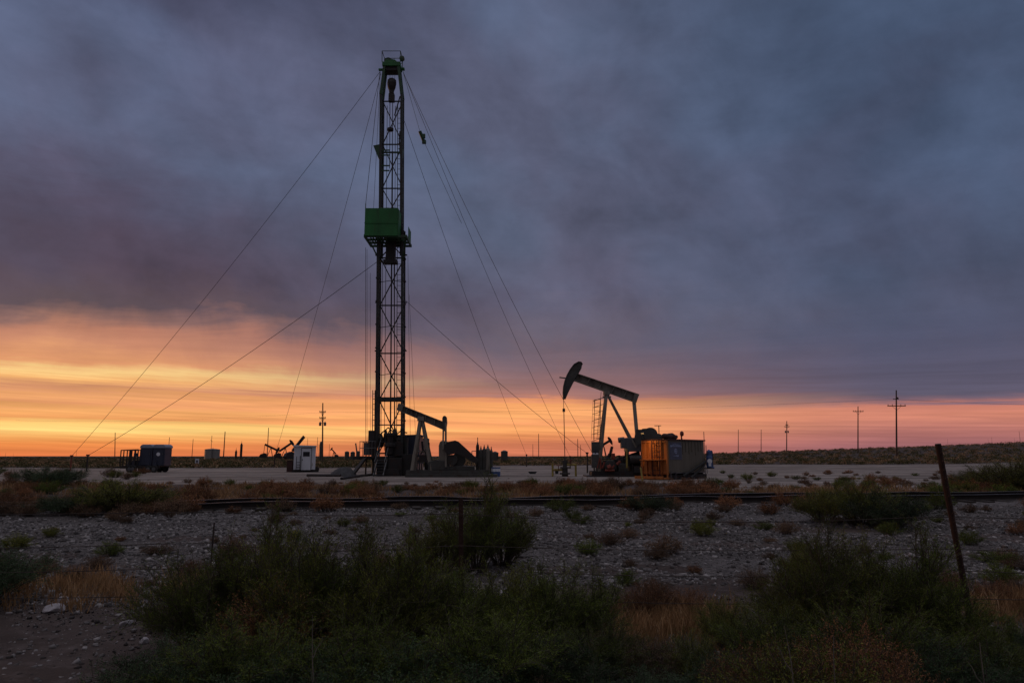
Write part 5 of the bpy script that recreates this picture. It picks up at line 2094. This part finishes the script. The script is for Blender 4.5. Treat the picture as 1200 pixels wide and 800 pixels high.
def bush(seed, n_stems, n_twig, n_leaf, Hh, Rr, ll, lw, stem_r=.008, twig_len=.2, upright=.35, base_r=.15, dome=.5, t0=.25, leaf_jit=.02, leaf_turn=.55):
    """returns leaf verts/quads/tint and stem verts/quads"""
    g = np.random.default_rng(seed)
    th = g.uniform(0, 2 * PI, n_stems)
    rho = Rr * np.sqrt(g.random(n_stems))
    hh_ = Hh * g.uniform(.5, 1.0, n_stems) * (1 - dome * (rho / Rr) ** 2) * np.where(g.random(n_stems) < .14, 1.22, 1.0)
    b0 = np.stack([np.cos(th) * base_r * g.random(n_stems), np.sin(th) * base_r * g.random(n_stems), np.full(n_stems, -.03)], 1)
    tip = np.stack([np.cos(th) * rho, np.sin(th) * rho, hh_], 1)
    ctl = b0 + (tip - b0) * .4 + np.stack([g.normal(0, .05, n_stems), g.normal(0, .05, n_stems), Hh * g.uniform(.05, .3, n_stems)], 1)

    def bez(i, t):
        t = t[:, None]
        return (1 - t) ** 2 * b0[i] + 2 * t * (1 - t) * ctl[i] + t ** 2 * tip[i]

    def tan(i, t):
        t = t[:, None]
        return norm(2 * (1 - t) * (ctl[i] - b0[i]) + 2 * t * (tip[i] - ctl[i]))
    SV, SF = [], []

    def strips(pts, rad):
        """pts (N,K,3) -> triangular tubes"""
        N, K, _ = pts.shape
        d = norm(np.gradient(pts, axis=1))
        ref = norm(g.normal(size=(N, 1, 3)))
        s = norm(np.cross(d, np.broadcast_to(ref, d.shape)))
        u = np.cross(s, d)
        ring = []
        for k in range(3):
            a = 2 * PI * k / 3
            ring.append(pts + (s * math.cos(a) + u * math.sin(a)) * rad[None, :, None])
        V = np.stack(ring, 2).reshape(-1, 3)
        o = sum(len(x) for x in SV)
        ii = np.arange(N)[:, None, None] * K * 3
        kk = np.arange(K - 1)[None, :, None] * 3
        jj = np.arange(3)[None, None, :]
        j2 = (jj + 1) % 3
        F = np.stack([ii + kk + jj, ii + kk + j2, ii + kk + 3 + j2, ii + kk + 3 + jj], -1).reshape(-1, 4) + o
        SV.append(V)
        SF.append(F)
    K = 6
    ts = np.linspace(0, 1, K)
    idx = np.arange(n_stems)
    pts = np.stack([bez(idx, np.full(n_stems, t)) for t in ts], 1)
    strips(pts, np.linspace(stem_r, stem_r * .35, K))
    nt_ = n_stems * n_twig
    ti = np.repeat(idx, n_twig)
    tt = t0 + (1 - t0) * g.random(nt_) ** .8
    st = bez(ti, tt)
    dr_ = norm(tan(ti, tt) * .55 + g.normal(0, .55, (nt_, 3)) + np.array([0, 0, upright]))
    ln = twig_len * g.uniform(.4, 1.1, nt_)
    en = st + dr_ * ln[:, None]
    mid_ = (st + en) / 2 + g.normal(0, .05, (nt_, 3)) * ln[:, None]
    strips(np.stack([st, mid_, en], 1), np.array([stem_r * .32, stem_r * .25, stem_r * .12]))
    nl = nt_ * n_leaf
    li = np.repeat(np.arange(nt_), n_leaf)
    s = g.random(nl) ** .8
    c = st[li] + (en - st)[li] * s[:, None] + g.normal(0, leaf_jit, (nl, 3))
    ax = norm(dr_[li] * .9 + g.normal(0, leaf_turn, (nl, 3)))
    sd = norm(np.cross(ax, g.normal(size=(nl, 3))))
    L_ = ll * g.uniform(.5, 1.2, nl)[:, None] / 2
    W_ = lw * g.uniform(.6, 1.2, nl)[:, None] / 2
    q = np.stack([c - ax * L_, c + sd * W_, c + ax * L_, c - sd * W_], 1)
    LV_ = q.reshape(-1, 3)
    LF = np.arange(nl * 4).reshape(-1, 4)
    cl_ = g.random(n_stems)[ti][li]
    tint = np.clip(.45 * cl_ + .3 * g.random(nt_)[li] + .25 * g.random(nl), 0, 1)
    return LV_, LF, np.repeat(tint, 4), np.concatenate(SV), np.concatenate(SF)


def bush_things(name, spec, leaf, stem):
    a = bush(**spec)
    return fast_mesh(name, a[0], a[1], leaf, a[2]), fast_mesh(name + '_stems', a[3], a[4], stem)


def bush_single(name, spec, leaf, stem):
    a = bush(**spec)
    V = np.concatenate([a[0], a[3]])
    F = np.concatenate([a[1], a[4] + len(a[0])])
    T = np.concatenate([a[2], np.full(len(a[3]), .2)])
    me = fast_mesh(name, V, F, [leaf, stem], T)
    mi = np.concatenate([np.zeros(len(a[1]), dtype=np.int32), np.ones(len(a[4]), dtype=np.int32)])
    me.polygons.foreach_set('material_index', mi)
    return me


M['leaf_mesq'] = leaf_mat('mesquite_leaf', (0.036, 0.056, 0.010), (0.13, 0.17, 0.024), (0.28, 0.29, 0.048))
M['leaf_blue'] = leaf_mat('saltbush_leaf', (0.024, 0.046, 0.022), (0.065, 0.105, 0.048), (0.12, 0.17, 0.08))
M['leaf_olive'] = leaf_mat('creosote_leaf', (0.055, 0.066, 0.012), (0.165, 0.18, 0.028), (0.30, 0.28, 0.052))
M['leaf_rust'] = leaf_mat('dry_rust_brush', (0.13, 0.058, 0.028), (0.32, 0.15, 0.07), (0.48, 0.28, 0.15), obj_var=.4, trans=.1)
M['leaf_brown'] = leaf_mat('dry_brown_brush', (0.08, 0.05, 0.03), (0.23, 0.14, 0.085), (0.38, 0.26, 0.17), obj_var=.4, trans=.1)
M['far_olive'] = leaf_mat('far_olive_scrub', (0.09, 0.08, 0.032), (0.14, 0.125, 0.05), (0.19, 0.155, 0.075), trans=.1)
M['far_brown'] = leaf_mat('far_brown_scrub', (0.14, 0.085, 0.045), (0.28, 0.18, 0.10), (0.36, 0.26, 0.16), trans=.1)
M['leaf_tan'] = leaf_mat('dry_tan_grass', (0.20, 0.11, 0.05), (0.42, 0.25, 0.12), (0.58, 0.42, 0.27), obj_var=.25, trans=.15)

# --- big green shrubs: four meshes, many plants
BIG = []
for k, (lm, sp) in enumerate((
    ('leaf_mesq', dict(seed=11, n_stems=62, n_twig=24, n_leaf=20, Hh=1.15, Rr=.80, ll=.036, lw=.0055, twig_len=.26, stem_r=.009, leaf_turn=.4, leaf_jit=.014)),
    ('leaf_olive', dict(seed=12, n_stems=54, n_twig=26, n_leaf=20, Hh=1.2, Rr=.70, ll=.034, lw=.006, twig_len=.28, upright=.7, stem_r=.009, leaf_turn=.38, leaf_jit=.014)),
    ('leaf_blue', dict(seed=13, n_stems=76, n_twig=20, n_leaf=20, Hh=.75, Rr=.85, ll=.030, lw=.008, twig_len=.20, upright=.3, leaf_turn=.5)),
    ('leaf_mesq', dict(seed=14, n_stems=40, n_twig=26, n_leaf=20, Hh=1.3, Rr=.62, ll=.040, lw=.0055, twig_len=.34, upright=.8, dome=.35, stem_r=.010, leaf_turn=.35, leaf_jit=.012)))):
    BIG.append(bush_things('foliage', sp, M[lm], M['stem']))


def big(kind, px, Y, scale, label, cat='shrub', group=None, sx_=1.0, sz_=1.0, dz=0.0):
    x = (px - 600) / FPX * Y * 1.03
    t = thing('green_shrub', label, cat, (x, Y, GZ(x, Y) + dz), random.uniform(0, 6.28), group)
    if Y < 6.6:
        scale, sz_ = scale * .93, sz_ * .92
    t.scale = (scale * sx_, scale * sx_, scale * sz_)
    lf, stm = BIG[kind]
    link('foliage', lf, t)
    link('stems', stm, t)
    return t


gb_ = 'large green shrubs in front of the fence'
gl = 'dark green feathery shrub in the thicket in front of the fence'
spots = [  # kind, px, Y, scale, sx, sz
    (0, 268, 5.6, .80, 1.0, 1.0), (3, 322, 5.9, .86, 1.0, 1.0), (1, 372, 5.6, .92, 1.0, 1.0), (0, 420, 5.9, .98, 1.0, .98), (1, 462, 5.5, .86, 1.0, 1.0),
    (3, 505, 5.9, .78, 1.05, 1.0), (0, 548, 5.7, .64, 1.0, .95), (1, 592, 5.9, .66, 1.0, 1.0), (0, 640, 5.8, .72, 1.0, .98), (3, 680, 5.9, .52, 1.1, 1.0),
    (2, 250, 4.6, .72, 1.0, .85), (0, 310, 4.5, .74, 1.0, .75), (2, 372, 4.3, .72, 1.0, .9), (0, 440, 4.6, .72, 1.0, .75), (2, 500, 4.3, .78, 1.0, .85), (0, 570, 4.6, .76, 1.0, .78), (2, 640, 4.7, .66, 1.0, .85), (0, 700, 5.0, .50, 1.1, .8),
    (2, 300, 3.5, .55, 1.1, .75), (2, 400, 3.4, .58, 1.1, .85), (0, 480, 3.5, .55, 1.1, .75), (2, 550, 3.4, .50, 1.1, .8), (2, 760, 4.2, .50, 1.2, .75), (0, 640, 3.6, .42, 1.1, .8),
    (1, 905, 6.3, .60, 1.0, 1.0), (3, 945, 6.2, .82, 1.0, .98), (1, 985, 6.4, .86, 1.0, 1.0), (3, 1030, 6.1, .80, 1.05, 1.0), (0, 1080, 5.8, .54, 1.0, 1.0), (0, 1130, 5.6, .38, 1.1, .9), (2, 1170, 5.3, .46, 1.1, .95),
    (0, 880, 5.0, .55, 1.0, .95), (2, 930, 4.8, .68, 1.0, .95), (0, 990, 4.7, .74, 1.0, .85), (2, 1050, 4.6, .68, 1.0, .92), (0, 1105, 4.8, .50, 1.0, .85), (2, 1160, 4.4, .44, 1.1, .8), (2, 835, 4.6, .44, 1.1, .9), (0, 1220, 4.6, .5, 1.0, .8),
    (1, 835, 6.0, .46, 1.1, .85), (1, 800, 4.9, .40, 1.1, .8)]
for k, px, Y, s_, a_, b_ in spots:
    side = 'thicket before the headless pumpjack' if px < 780 else 'thicket beside the leaning fence post'
    lab = {0: 'dark green feathery shrub', 1: 'olive green upright shrub', 2: 'low blue green bushy shrub', 3: 'slender dark green shrub with open top'}[k]
    big(k, px, Y, s_, lab + ' in the ' + side, group=('%ss in the %s' % (lab.replace(' with open top', ''), side)), sx_=a_, sz_=b_)
big(2, 22, 7.4, .92, 'rounded dark olive shrub at the edge beside the pale boulders', sx_=.95, sz_=.85)
big(1, -40, 7.2, .85, 'olive shrub beyond the rounded dark shrub by the pale boulders', sz_=.7)
big(3, 560, 9.6, .92, 'tall green shrub rising behind the short rusty fence post', sx_=1.1, sz_=.92)
big(1, 590, 10.2, .70, 'bushy olive shrub leaning against the tall shrub behind the short fence post', sx_=1.2)
big(1, 520, 9.4, .60, 'yellowish green shrub on the bank before the short rusty fence post', sx_=1.2)
big(1, 985, 15.0, 1.12, 'wide dark green shrub spilling over the railway', sx_=1.25, sz_=.72)
big(2, 1015, 14.4, 1.05, 'blue green half of the wide shrub spilling over the railway', sx_=1.15, sz_=.95)
big(1, 945, 15.6, .85, 'smaller green shrub at the side of the wide shrub on the railway', sx_=1.2, sz_=.7)
big(2, 752, 18.0, .72, 'low green shrub growing against the rails before the tank', sx_=1.2, sz_=.75)
big(1, 915, 9.0, .42, 'small yellowish green shrub on the stone bank', sx_=1.0, sz_=1.0)
big(1, 165, 17.3, 1.15, 'wide grey green shrub covering the rails by the trailer', sx_=1.5, sz_=.62)
big(2, 110, 16.9, .9, 'low green shrub at the side of the wide grey green shrub', sx_=1.3, sz_=.7)
big(1, 1155, 27, 1.5, 'broad green shrub between the leaning post and the far pad', sx_=1.5, sz_=.7)
big(1, 1190, 31, 1.8, 'larger broad green shrub at the edge of the far pad', sx_=1.4, sz_=.75)
big(1, 1125, 30, 1.3, 'broad dark shrub just beyond the leaning fence post', sx_=1.5, sz_=.7)
big(2, 86, 33, 1.5, 'broad dark shrub on the pale ground near the trailer', sx_=1.3, sz_=.9)

# --- dry shrubs: six small meshes shared by many plants
SM = {
    'rust': [bush_single('rust_brush', dict(seed=21 + i, n_stems=60, n_twig=9, n_leaf=7, Hh=.62, Rr=.52, ll=.05, lw=.014, stem_r=.006, twig_len=.16, base_r=.2, dome=.55, t0=.2, leaf_jit=.02), M['leaf_rust'], M['stem']) for i in range(2)],
    'brown': [bush_single('brown_brush', dict(seed=31 + i, n_stems=56, n_twig=9, n_leaf=7, Hh=.58, Rr=.50, ll=.045, lw=.014, stem_r=.006, twig_len=.16, base_r=.2, dome=.5, t0=.2), M['leaf_brown'], M['stem']) for i in range(2)],
    'green': [bush_single('green_brush', dict(seed=41 + i, n_stems=56, n_twig=10, n_leaf=8, Hh=.66, Rr=.55, ll=.045, lw=.014, stem_r=.006, twig_len=.18, base_r=.2, dome=.5, t0=.2), M['leaf_olive' if i else 'leaf_mesq'], M['stem']) for i in range(2)],
}

SM['near_rust'] = [bush_single('near_rust_brush', dict(seed=51 + i, n_stems=130, n_twig=12, n_leaf=12, Hh=.60, Rr=.52, ll=.020, lw=.005, stem_r=.0035, twig_len=.14, base_r=.2, dome=.55, t0=.2, leaf_jit=.012), M['leaf_rust'], M['stem']) for i in range(2)]
SM['near_brown'] = [bush_single('near_brown_brush', dict(seed=61 + i, n_stems=120, n_twig=12, n_leaf=11, Hh=.58, Rr=.50, ll=.020, lw=.005, stem_r=.0035, twig_len=.15, base_r=.2, dome=.5, t0=.2, leaf_jit=.012), M['leaf_brown'], M['stem']) for i in range(2)]
SM['near_green'] = [bush_single('near_green_brush', dict(seed=71 + i, n_stems=110, n_twig=12, n_leaf=12, Hh=.66, Rr=.50, ll=.022, lw=.006, stem_r=.0035, twig_len=.16, base_r=.2, dome=.5, t0=.2, upright=.6, leaf_jit=.012), M['leaf_olive'], M['stem']) for i in range(2)]


def small(kind, x, y, s_, label, group, sz_=1.0, name=None):
    me = SM[kind][random.randrange(2)]
    o = link(name or {'rust': 'rusty_bush', 'brown': 'brown_bush', 'green': 'green_bush'}[kind.replace('near_', '')], me, None, (x, y, GZ(x, y) - .01))
    o.rotation_euler = (0, 0, random.uniform(0, 6.28))
    o.scale = (s_ * random.uniform(.9, 1.3), s_ * random.uniform(.9, 1.3), s_ * sz_)
    return tag(o, label, 'bush', group)


def inside(lst, x, y, dmin):
    return any((x - a) ** 2 + (y - b) ** 2 < dmin ** 2 for a, b in lst)


placed = []
rs = random.Random(17)
LAB = {'rust': 'rust coloured dry bush', 'brown': 'grey brown dry bush', 'green': 'dull green scrub bush'}


def belt(n, ymin, ymax, pxr, kinds, place, group, smin, smax, dmin):
    c, tries = 0, 0
    while c < n and tries < n * 40:
        tries += 1
        px = rs.uniform(*pxr)
        u_ = rs.random()
        y = ymin(px) + (ymax(px) - ymin(px)) * u_
        x = (px - 600) / FPX * y * 1.02
        if inside(placed, x, y, dmin):
            continue
        if abs(y - track_y(min(max(x, -25), 25))) < 1.15 and rs.random() < .80:
            continue
        k = rs.choices(list(kinds), list(kinds.values()))[0]
        small(k, x, y, rs.uniform(smin, smax), LAB[k] + ' ' + place, LAB[k] + 'es ' + group, sz_=rs.uniform(.7, 1.05))
        placed.append((x, y))
        c += 1


# belt between the railway and the pad
belt(150, lambda p: track_y((p - 600) / 833 * 22) + 2.2, lambda p: 36 - 3 * smooth(650, 900, p), (-40, 860), dict(rust=.62, brown=.2, green=.18), 'between the railway and the pale pad', 'between the railway and the pale pad', .42, .95, .42)
belt(34, lambda p: 25, lambda p: 40, (860, 1235), dict(rust=.35, brown=.2, green=.45), 'on the open ground beyond the railway', 'on the open ground beyond the railway', .35, .8, .6)
belt(26, lambda p: 24, lambda p: 33, (1080, 1240), dict(rust=.55, brown=.1, green=.35), 'beyond the leaning fence post', 'beyond the leaning fence post', .6, 1.1, .6)
belt(46, lambda p: 16.2, lambda p: 21.5, (-40, 250), dict(rust=.5, brown=.35, green=.15), 'over the buried end of the rails', 'over the buried end of the rails', .5, .9, .5)
# scattered on the stone bank
belt(105, lambda p: 8.6, lambda p: 18.5, (-20, 1230), dict(rust=.15, brown=.6, green=.25), 'scattered on the crushed stone bank', 'scattered on the crushed stone bank', .16, .46, .6)
belt(16, lambda p: 17.6, lambda p: 19.6, (200, 1230), dict(rust=.6, brown=.3, green=.1), 'at the foot of the rails', 'at the foot of the rails', .45, .8, .7)
# on the pad edges
belt(26, lambda p: 38, lambda p: 62, (820, 1230), dict(rust=.3, brown=.35, green=.35), 'dotted over the far bare ground', 'dotted over the far bare ground', .35, .8, 1.2)
belt(46, lambda p: 29 - 3 * smooth(850, 1000, p), lambda p: 46, (820, 1240), dict(rust=.25, brown=.5, green=.25), 'in low tufts over the bare ground beyond the tank', 'in low tufts over the bare ground beyond the tank', .25, .6, .7)
belt(34, lambda p: 33.5, lambda p: 39, (-40, 760), dict(rust=.4, brown=.45, green=.15), 'straggling onto the near edge of the pad', 'straggling onto the near edge of the pad', .25, .55, .7)
belt(14, lambda p: 38, lambda p: 60, (-20, 190), dict(rust=.3, brown=.4, green=.3), 'on the pale ground near the trailer', 'on the pale ground near the trailer', .6, 1.2, 1.2)

for k, px, py, s_, sz_, lb in (
    ('rust', 760, 722, .62, .95, 'vivid rust brown mound of dry brush in front of the stone bank'),
    ('rust', 725, 726, .50, .7, 'low rust brush at the side of the vivid rust mound'),
    ('rust', 805, 718, .5, .85, 'rust brush between the vivid rust mound and the green thicket'),
    ('brown', 770, 700, .42, .9, 'dark brown bush behind the vivid rust mound'),
    ('rust', 1165, 712, .52, .95, 'glowing rust bush at the foot of the leaning fence post'),
    ('rust', 1112, 694, .50, .95, 'rust bush just behind the leaning fence post'),
    ('brown', 1195, 700, .45, .9, 'brown bush beside the rust bush by the leaning post'),
    ('green', 1165, 660, .5, .6, 'low dark bush alone on the stone bank behind the leaning post'),
    ('brown', 275, 655, .55, 1.0, 'reddish brown bush by the thin stay wire'),
    ('rust', 225, 680, .45, 1.0, 'rust bush at the thicket edge by the fence wire'),
    ('rust', 240, 700, .4, .9, 'low rust bush among the fence wires'),
    ('brown', 190, 738, .38, 1.1, 'small brown bush beside the thicket in the dark dirt'),
    ('rust', 318, 782, .95, 1.05, 'reddish dry bush inside the green thicket'),
    ('brown', 262, 728, .8, 1.1, 'brown dry bush at the thicket edge beside the reddish dry bush'),
    ('rust', 95, 856, .52, .75, 'dark red brush at the bottom of the dirt'),
    ('brown', 780, 650, .5, 1.0, 'olive brown bush standing alone on the stone bank'),
    ('green', 690, 650, .42, .9, 'dark little bush on the stone bank near the short fence post'),
    ('brown', 885, 690, .5, .9, 'brown bush beside the thicket on the stone bank'),
    ('green', 825, 628, .5, .8, 'dark olive bush alone high on the stone bank'),
    ('rust', 895, 850, .80, .95, 'reddish low mound at the bottom of the picture'),
    ('rust', 1010, 850, .90, 1.0, 'reddish brown rounded mound under the dead twigs'),
    ('green', 950, 880, .85, .95, 'yellow green low bush between two reddish mounds'),
    ('brown', 760, 800, .6, .9, 'brown dry brush at the foot of the green thicket'),
    ('brown', 715, 780, .55, .9, 'dull brown brush between the two green thickets'),
    ('brown', 620, 860, .5, .9, 'pale brown twiggy bush at the bottom of the thicket'),
    ('rust', 655, 625, .0001, 1.0, '')):
    if not lb:
        continue
    p = G(px, py)
    small('near_' + k if p.y < 9.5 else k, p.x, p.y, s_, lb, None, sz_)

# --- dry grass: one mass
def grass(name, pts, hgt, seed, m_, blades=14, spread=.12, w=.006):
    g = np.random.default_rng(seed)
    n = len(pts)
    pts = np.array(pts)
    N = n * blades
    i = np.repeat(np.arange(n), blades)
    hs = np.array(hgt)[i] * g.uniform(.4, 1.0, N)
    b = pts[i] + np.stack([g.normal(0, spread, N), g.normal(0, spread, N), np.zeros(N)], 1)
    ln = np.stack([g.normal(0, .28, N), g.normal(0, .28, N), np.ones(N)], 1) * hs[:, None]
    sd = norm(np.stack([g.normal(size=N), g.normal(size=N), np.zeros(N)], 1)) * (w * g.uniform(.6, 1.4, N))[:, None]
    mid_ = b + ln * .55
    tip = b + ln + np.stack([g.normal(0, .1, N), g.normal(0, .1, N), -.1 * np.ones(N)], 1) * hs[:, None]
    V = np.stack([b - sd, b + sd, mid_ + sd * .8, mid_ - sd * .8, tip + sd * .15, tip - sd * .15], 1).reshape(-1, 3)
    o = np.arange(N)[:, None] * 6
    F = np.concatenate([o + np.array([[0, 1, 2, 3]]), o + np.array([[3, 2, 4, 5]])])
    T = np.repeat(np.clip(g.random(n)[i] * .6 + g.random(N) * .4, 0, 1), 6)
    me = fast_mesh(name, V, F, m_, T)
    return link(name, me)


g_ = np.random.default_rng(77)
pts, hg = [], []
for _ in range(2600):
    px = g_.uniform(-40, 1240)
    lo, hi_ = track_y((px - 600) / 833 * 22) + 1.6, 36 - 4 * smooth(650, 900, px)
    y = lo + (hi_ - lo) * g_.random()
    x = (px - 600) / FPX * y * 1.02
    if math.sin(x * .55 + 1) + math.sin(y * .9 + x * .23) + g_.normal(0, .5) < -.15:
        continue
    pts.append((x, y, GZ(x, y)))
    hg.append(g_.uniform(.10, .34))
o = grass('dry_grass', pts, hg, 3, M['leaf_tan'], 16, .22, .012)
tag(o, 'tan and rusty dry grass growing between the railway and the pad', 'grass', kind='stuff')
pts, hg = [], []
for _ in range(300):
    px = g_.uniform(55, 260)
    y = 8.2 + .42 * g_.normal() + .25 * math.sin(px * .09)
    if math.sin(px * .11) + math.sin(px * .043 + 2) < -.5:
        continue
    x = (px - 600) / FPX * y * 1.05
    pts.append((x, y, GZ(x, y)))
    hg.append(g_.uniform(.08, .26))
for _ in range(240):
    px = g_.uniform(700, 830)
    y = 6.7 + g_.normal() * .3
    x = (px - 600) / FPX * y * 1.05
    pts.append((x, y, GZ(x, y)))
    hg.append(g_.uniform(.08, .25))
for _ in range(160):
    px = g_.uniform(1090, 1230)
    y = 7.3 + g_.normal() * .35
    x = (px - 600) / FPX * y * 1.05
    pts.append((x, y, GZ(x, y)))
    hg.append(g_.uniform(.1, .3))
o = grass('dry_grass', pts, hg, 5, M['leaf_tan'], 18, .07, .004)
tag(o, 'rust tan dry grass along the fence line', 'grass', kind='stuff')
pts, hg = [], []
for _ in range(420):
    px = g_.uniform(180, 1230)
    y = g_.uniform(2.7, 4.2)
    x = (px - 600) / FPX * y * 1.05
    if px > 660 and px < 700:
        continue
    pts.append((x, y, GZ(x, y)))
    hg.append(g_.uniform(.1, .34))
o = grass('green_grass', pts, hg, 6, M['leaf_mesq'], 14, .07, .0035)
tag(o, 'sparse green grass blades under the thickets', 'grass', kind='stuff')

# --- far scrub plain: one mass
def far_scrub(name, n, seed, yr, pxr, m_, hr, keep):
    g = np.random.default_rng(seed)
    V, T = [], []
    nq = 46
    cnt = 0
    cs, hs = [], []
    while cnt < n:
        px = g.uniform(*pxr)
        y = yr[0] * (yr[1] / yr[0]) ** g.random()
        x = (px - 600) / FPX * y * 1.02
        if not keep(x, y, g):
            continue
        cs.append((x, y, H(x, y)))
        hs.append(g.uniform(*hr) * (1 + .4 * (y > 250)))
        cnt += 1
    cs, hs = np.array(cs), np.array(hs)
    i = np.repeat(np.arange(n), nq)
    N = n * nq
    d = norm(g.normal(size=(N, 3)))
    d[:, 2] = np.abs(d[:, 2])
    rad = hs[i] * g.uniform(.4, 1.0, N) ** .5
    wd = g.uniform(.9, 1.7, n)[i]
    c = cs[i] + d * rad[:, None] * np.stack([wd, wd, np.full(N, .9)], 1)
    s = hs[i] * g.uniform(.10, .26, N)
    a = norm(g.normal(size=(N, 3)))
    b = norm(np.cross(a, g.normal(size=(N, 3))))
    q = np.stack([c - a * s[:, None], c + b * s[:, None] * .6, c + a * s[:, None], c - b * s[:, None] * .6], 1)
    T = np.repeat(np.clip(g.random(n)[i] * .6 + .4 * g.random(N), 0, 1), 4)
    me = fast_mesh(name, q.reshape(-1, 3), np.arange(N * 4).reshape(-1, 4), m_, T)
    return link(name, me)


def off_pad(x, y, g):
    if y < pad_far(x) + 1.0 and abs(x) < 74:
        return False
    return True


o = far_scrub('far_scrub', 7000, 91, (84, 700), (-60, 1260), M['far_olive'], (.3, .7), off_pad)
tag(o, 'low olive scrub covering the plain beyond the pad', 'scrub', kind='stuff')
o = far_scrub('far_dry_scrub', 2600, 92, (82, 300), (-60, 1260), M['far_brown'], (.3, .65), off_pad)
tag(o, 'low brown scrub mixed over the plain beyond the pad', 'scrub', kind='stuff')

# --- bleached dead twigs
def twig(px, Y, ytop, length, seed, label, forks=2):
    r_ = random.Random(seed)
    tip = P(px, ytop, Y)
    m1 = MB()
    n = 12
    lean = Vector((r_.uniform(-.25, .25), r_.uniform(-.2, .2), 1)).normalized()
    a = tip - lean * length
    g0 = GZ(a.x, a.y)
    if a.z > g0 - .02:
        a.z = g0 - .02
    pts = []
    for i in range(n + 1):
        t = i / n
        w_ = .03 * length / .25
        pts.append(a.lerp(tip, t) + Vector((w_ * .5 * math.sin(t * 5 + seed), w_ * .4 * math.sin(t * 7 + seed * 2), 0)) * (1 - t))
    m1.path(pts, [.0055 - .004 * i / n for i in range(n + 1)], 6)
    for k in range(forks):
        s_ = pts[5 + 3 * k]
        d = Vector((r_.choice((-1, 1)) * r_.uniform(.3, .7), r_.uniform(-.3, .3), 1)).normalized()
        q = [s_ + d * (length * .25 * j / 5) + Vector((.004 * math.sin(j * 1.7 + k), 0, .006 * j * j / 10)) for j in range(6)]
        m1.path(q, [.003 - .0004 * j for j in range(6)], 5)
    o = m1.build('dead_branch', M['dead_wood'], None, origin=a)
    return tag(o, label, 'branch', 'bleached dead branches')


twig(919, 3.6, 733, .5, 3, 'forked bleached branch sticking up from the reddish mounds', 2)
twig(1148, 3.5, 752, .45, 5, 'bleached branch standing before the thicket by the leaning post', 2)
twig(977, 3.6, 745, .4, 6, 'thin pale twig standing next to the reddish brown mound', 1)
twig(366, 4.0, 720, .4, 7, 'pale bare twig inside the reddish dry bush', 2)
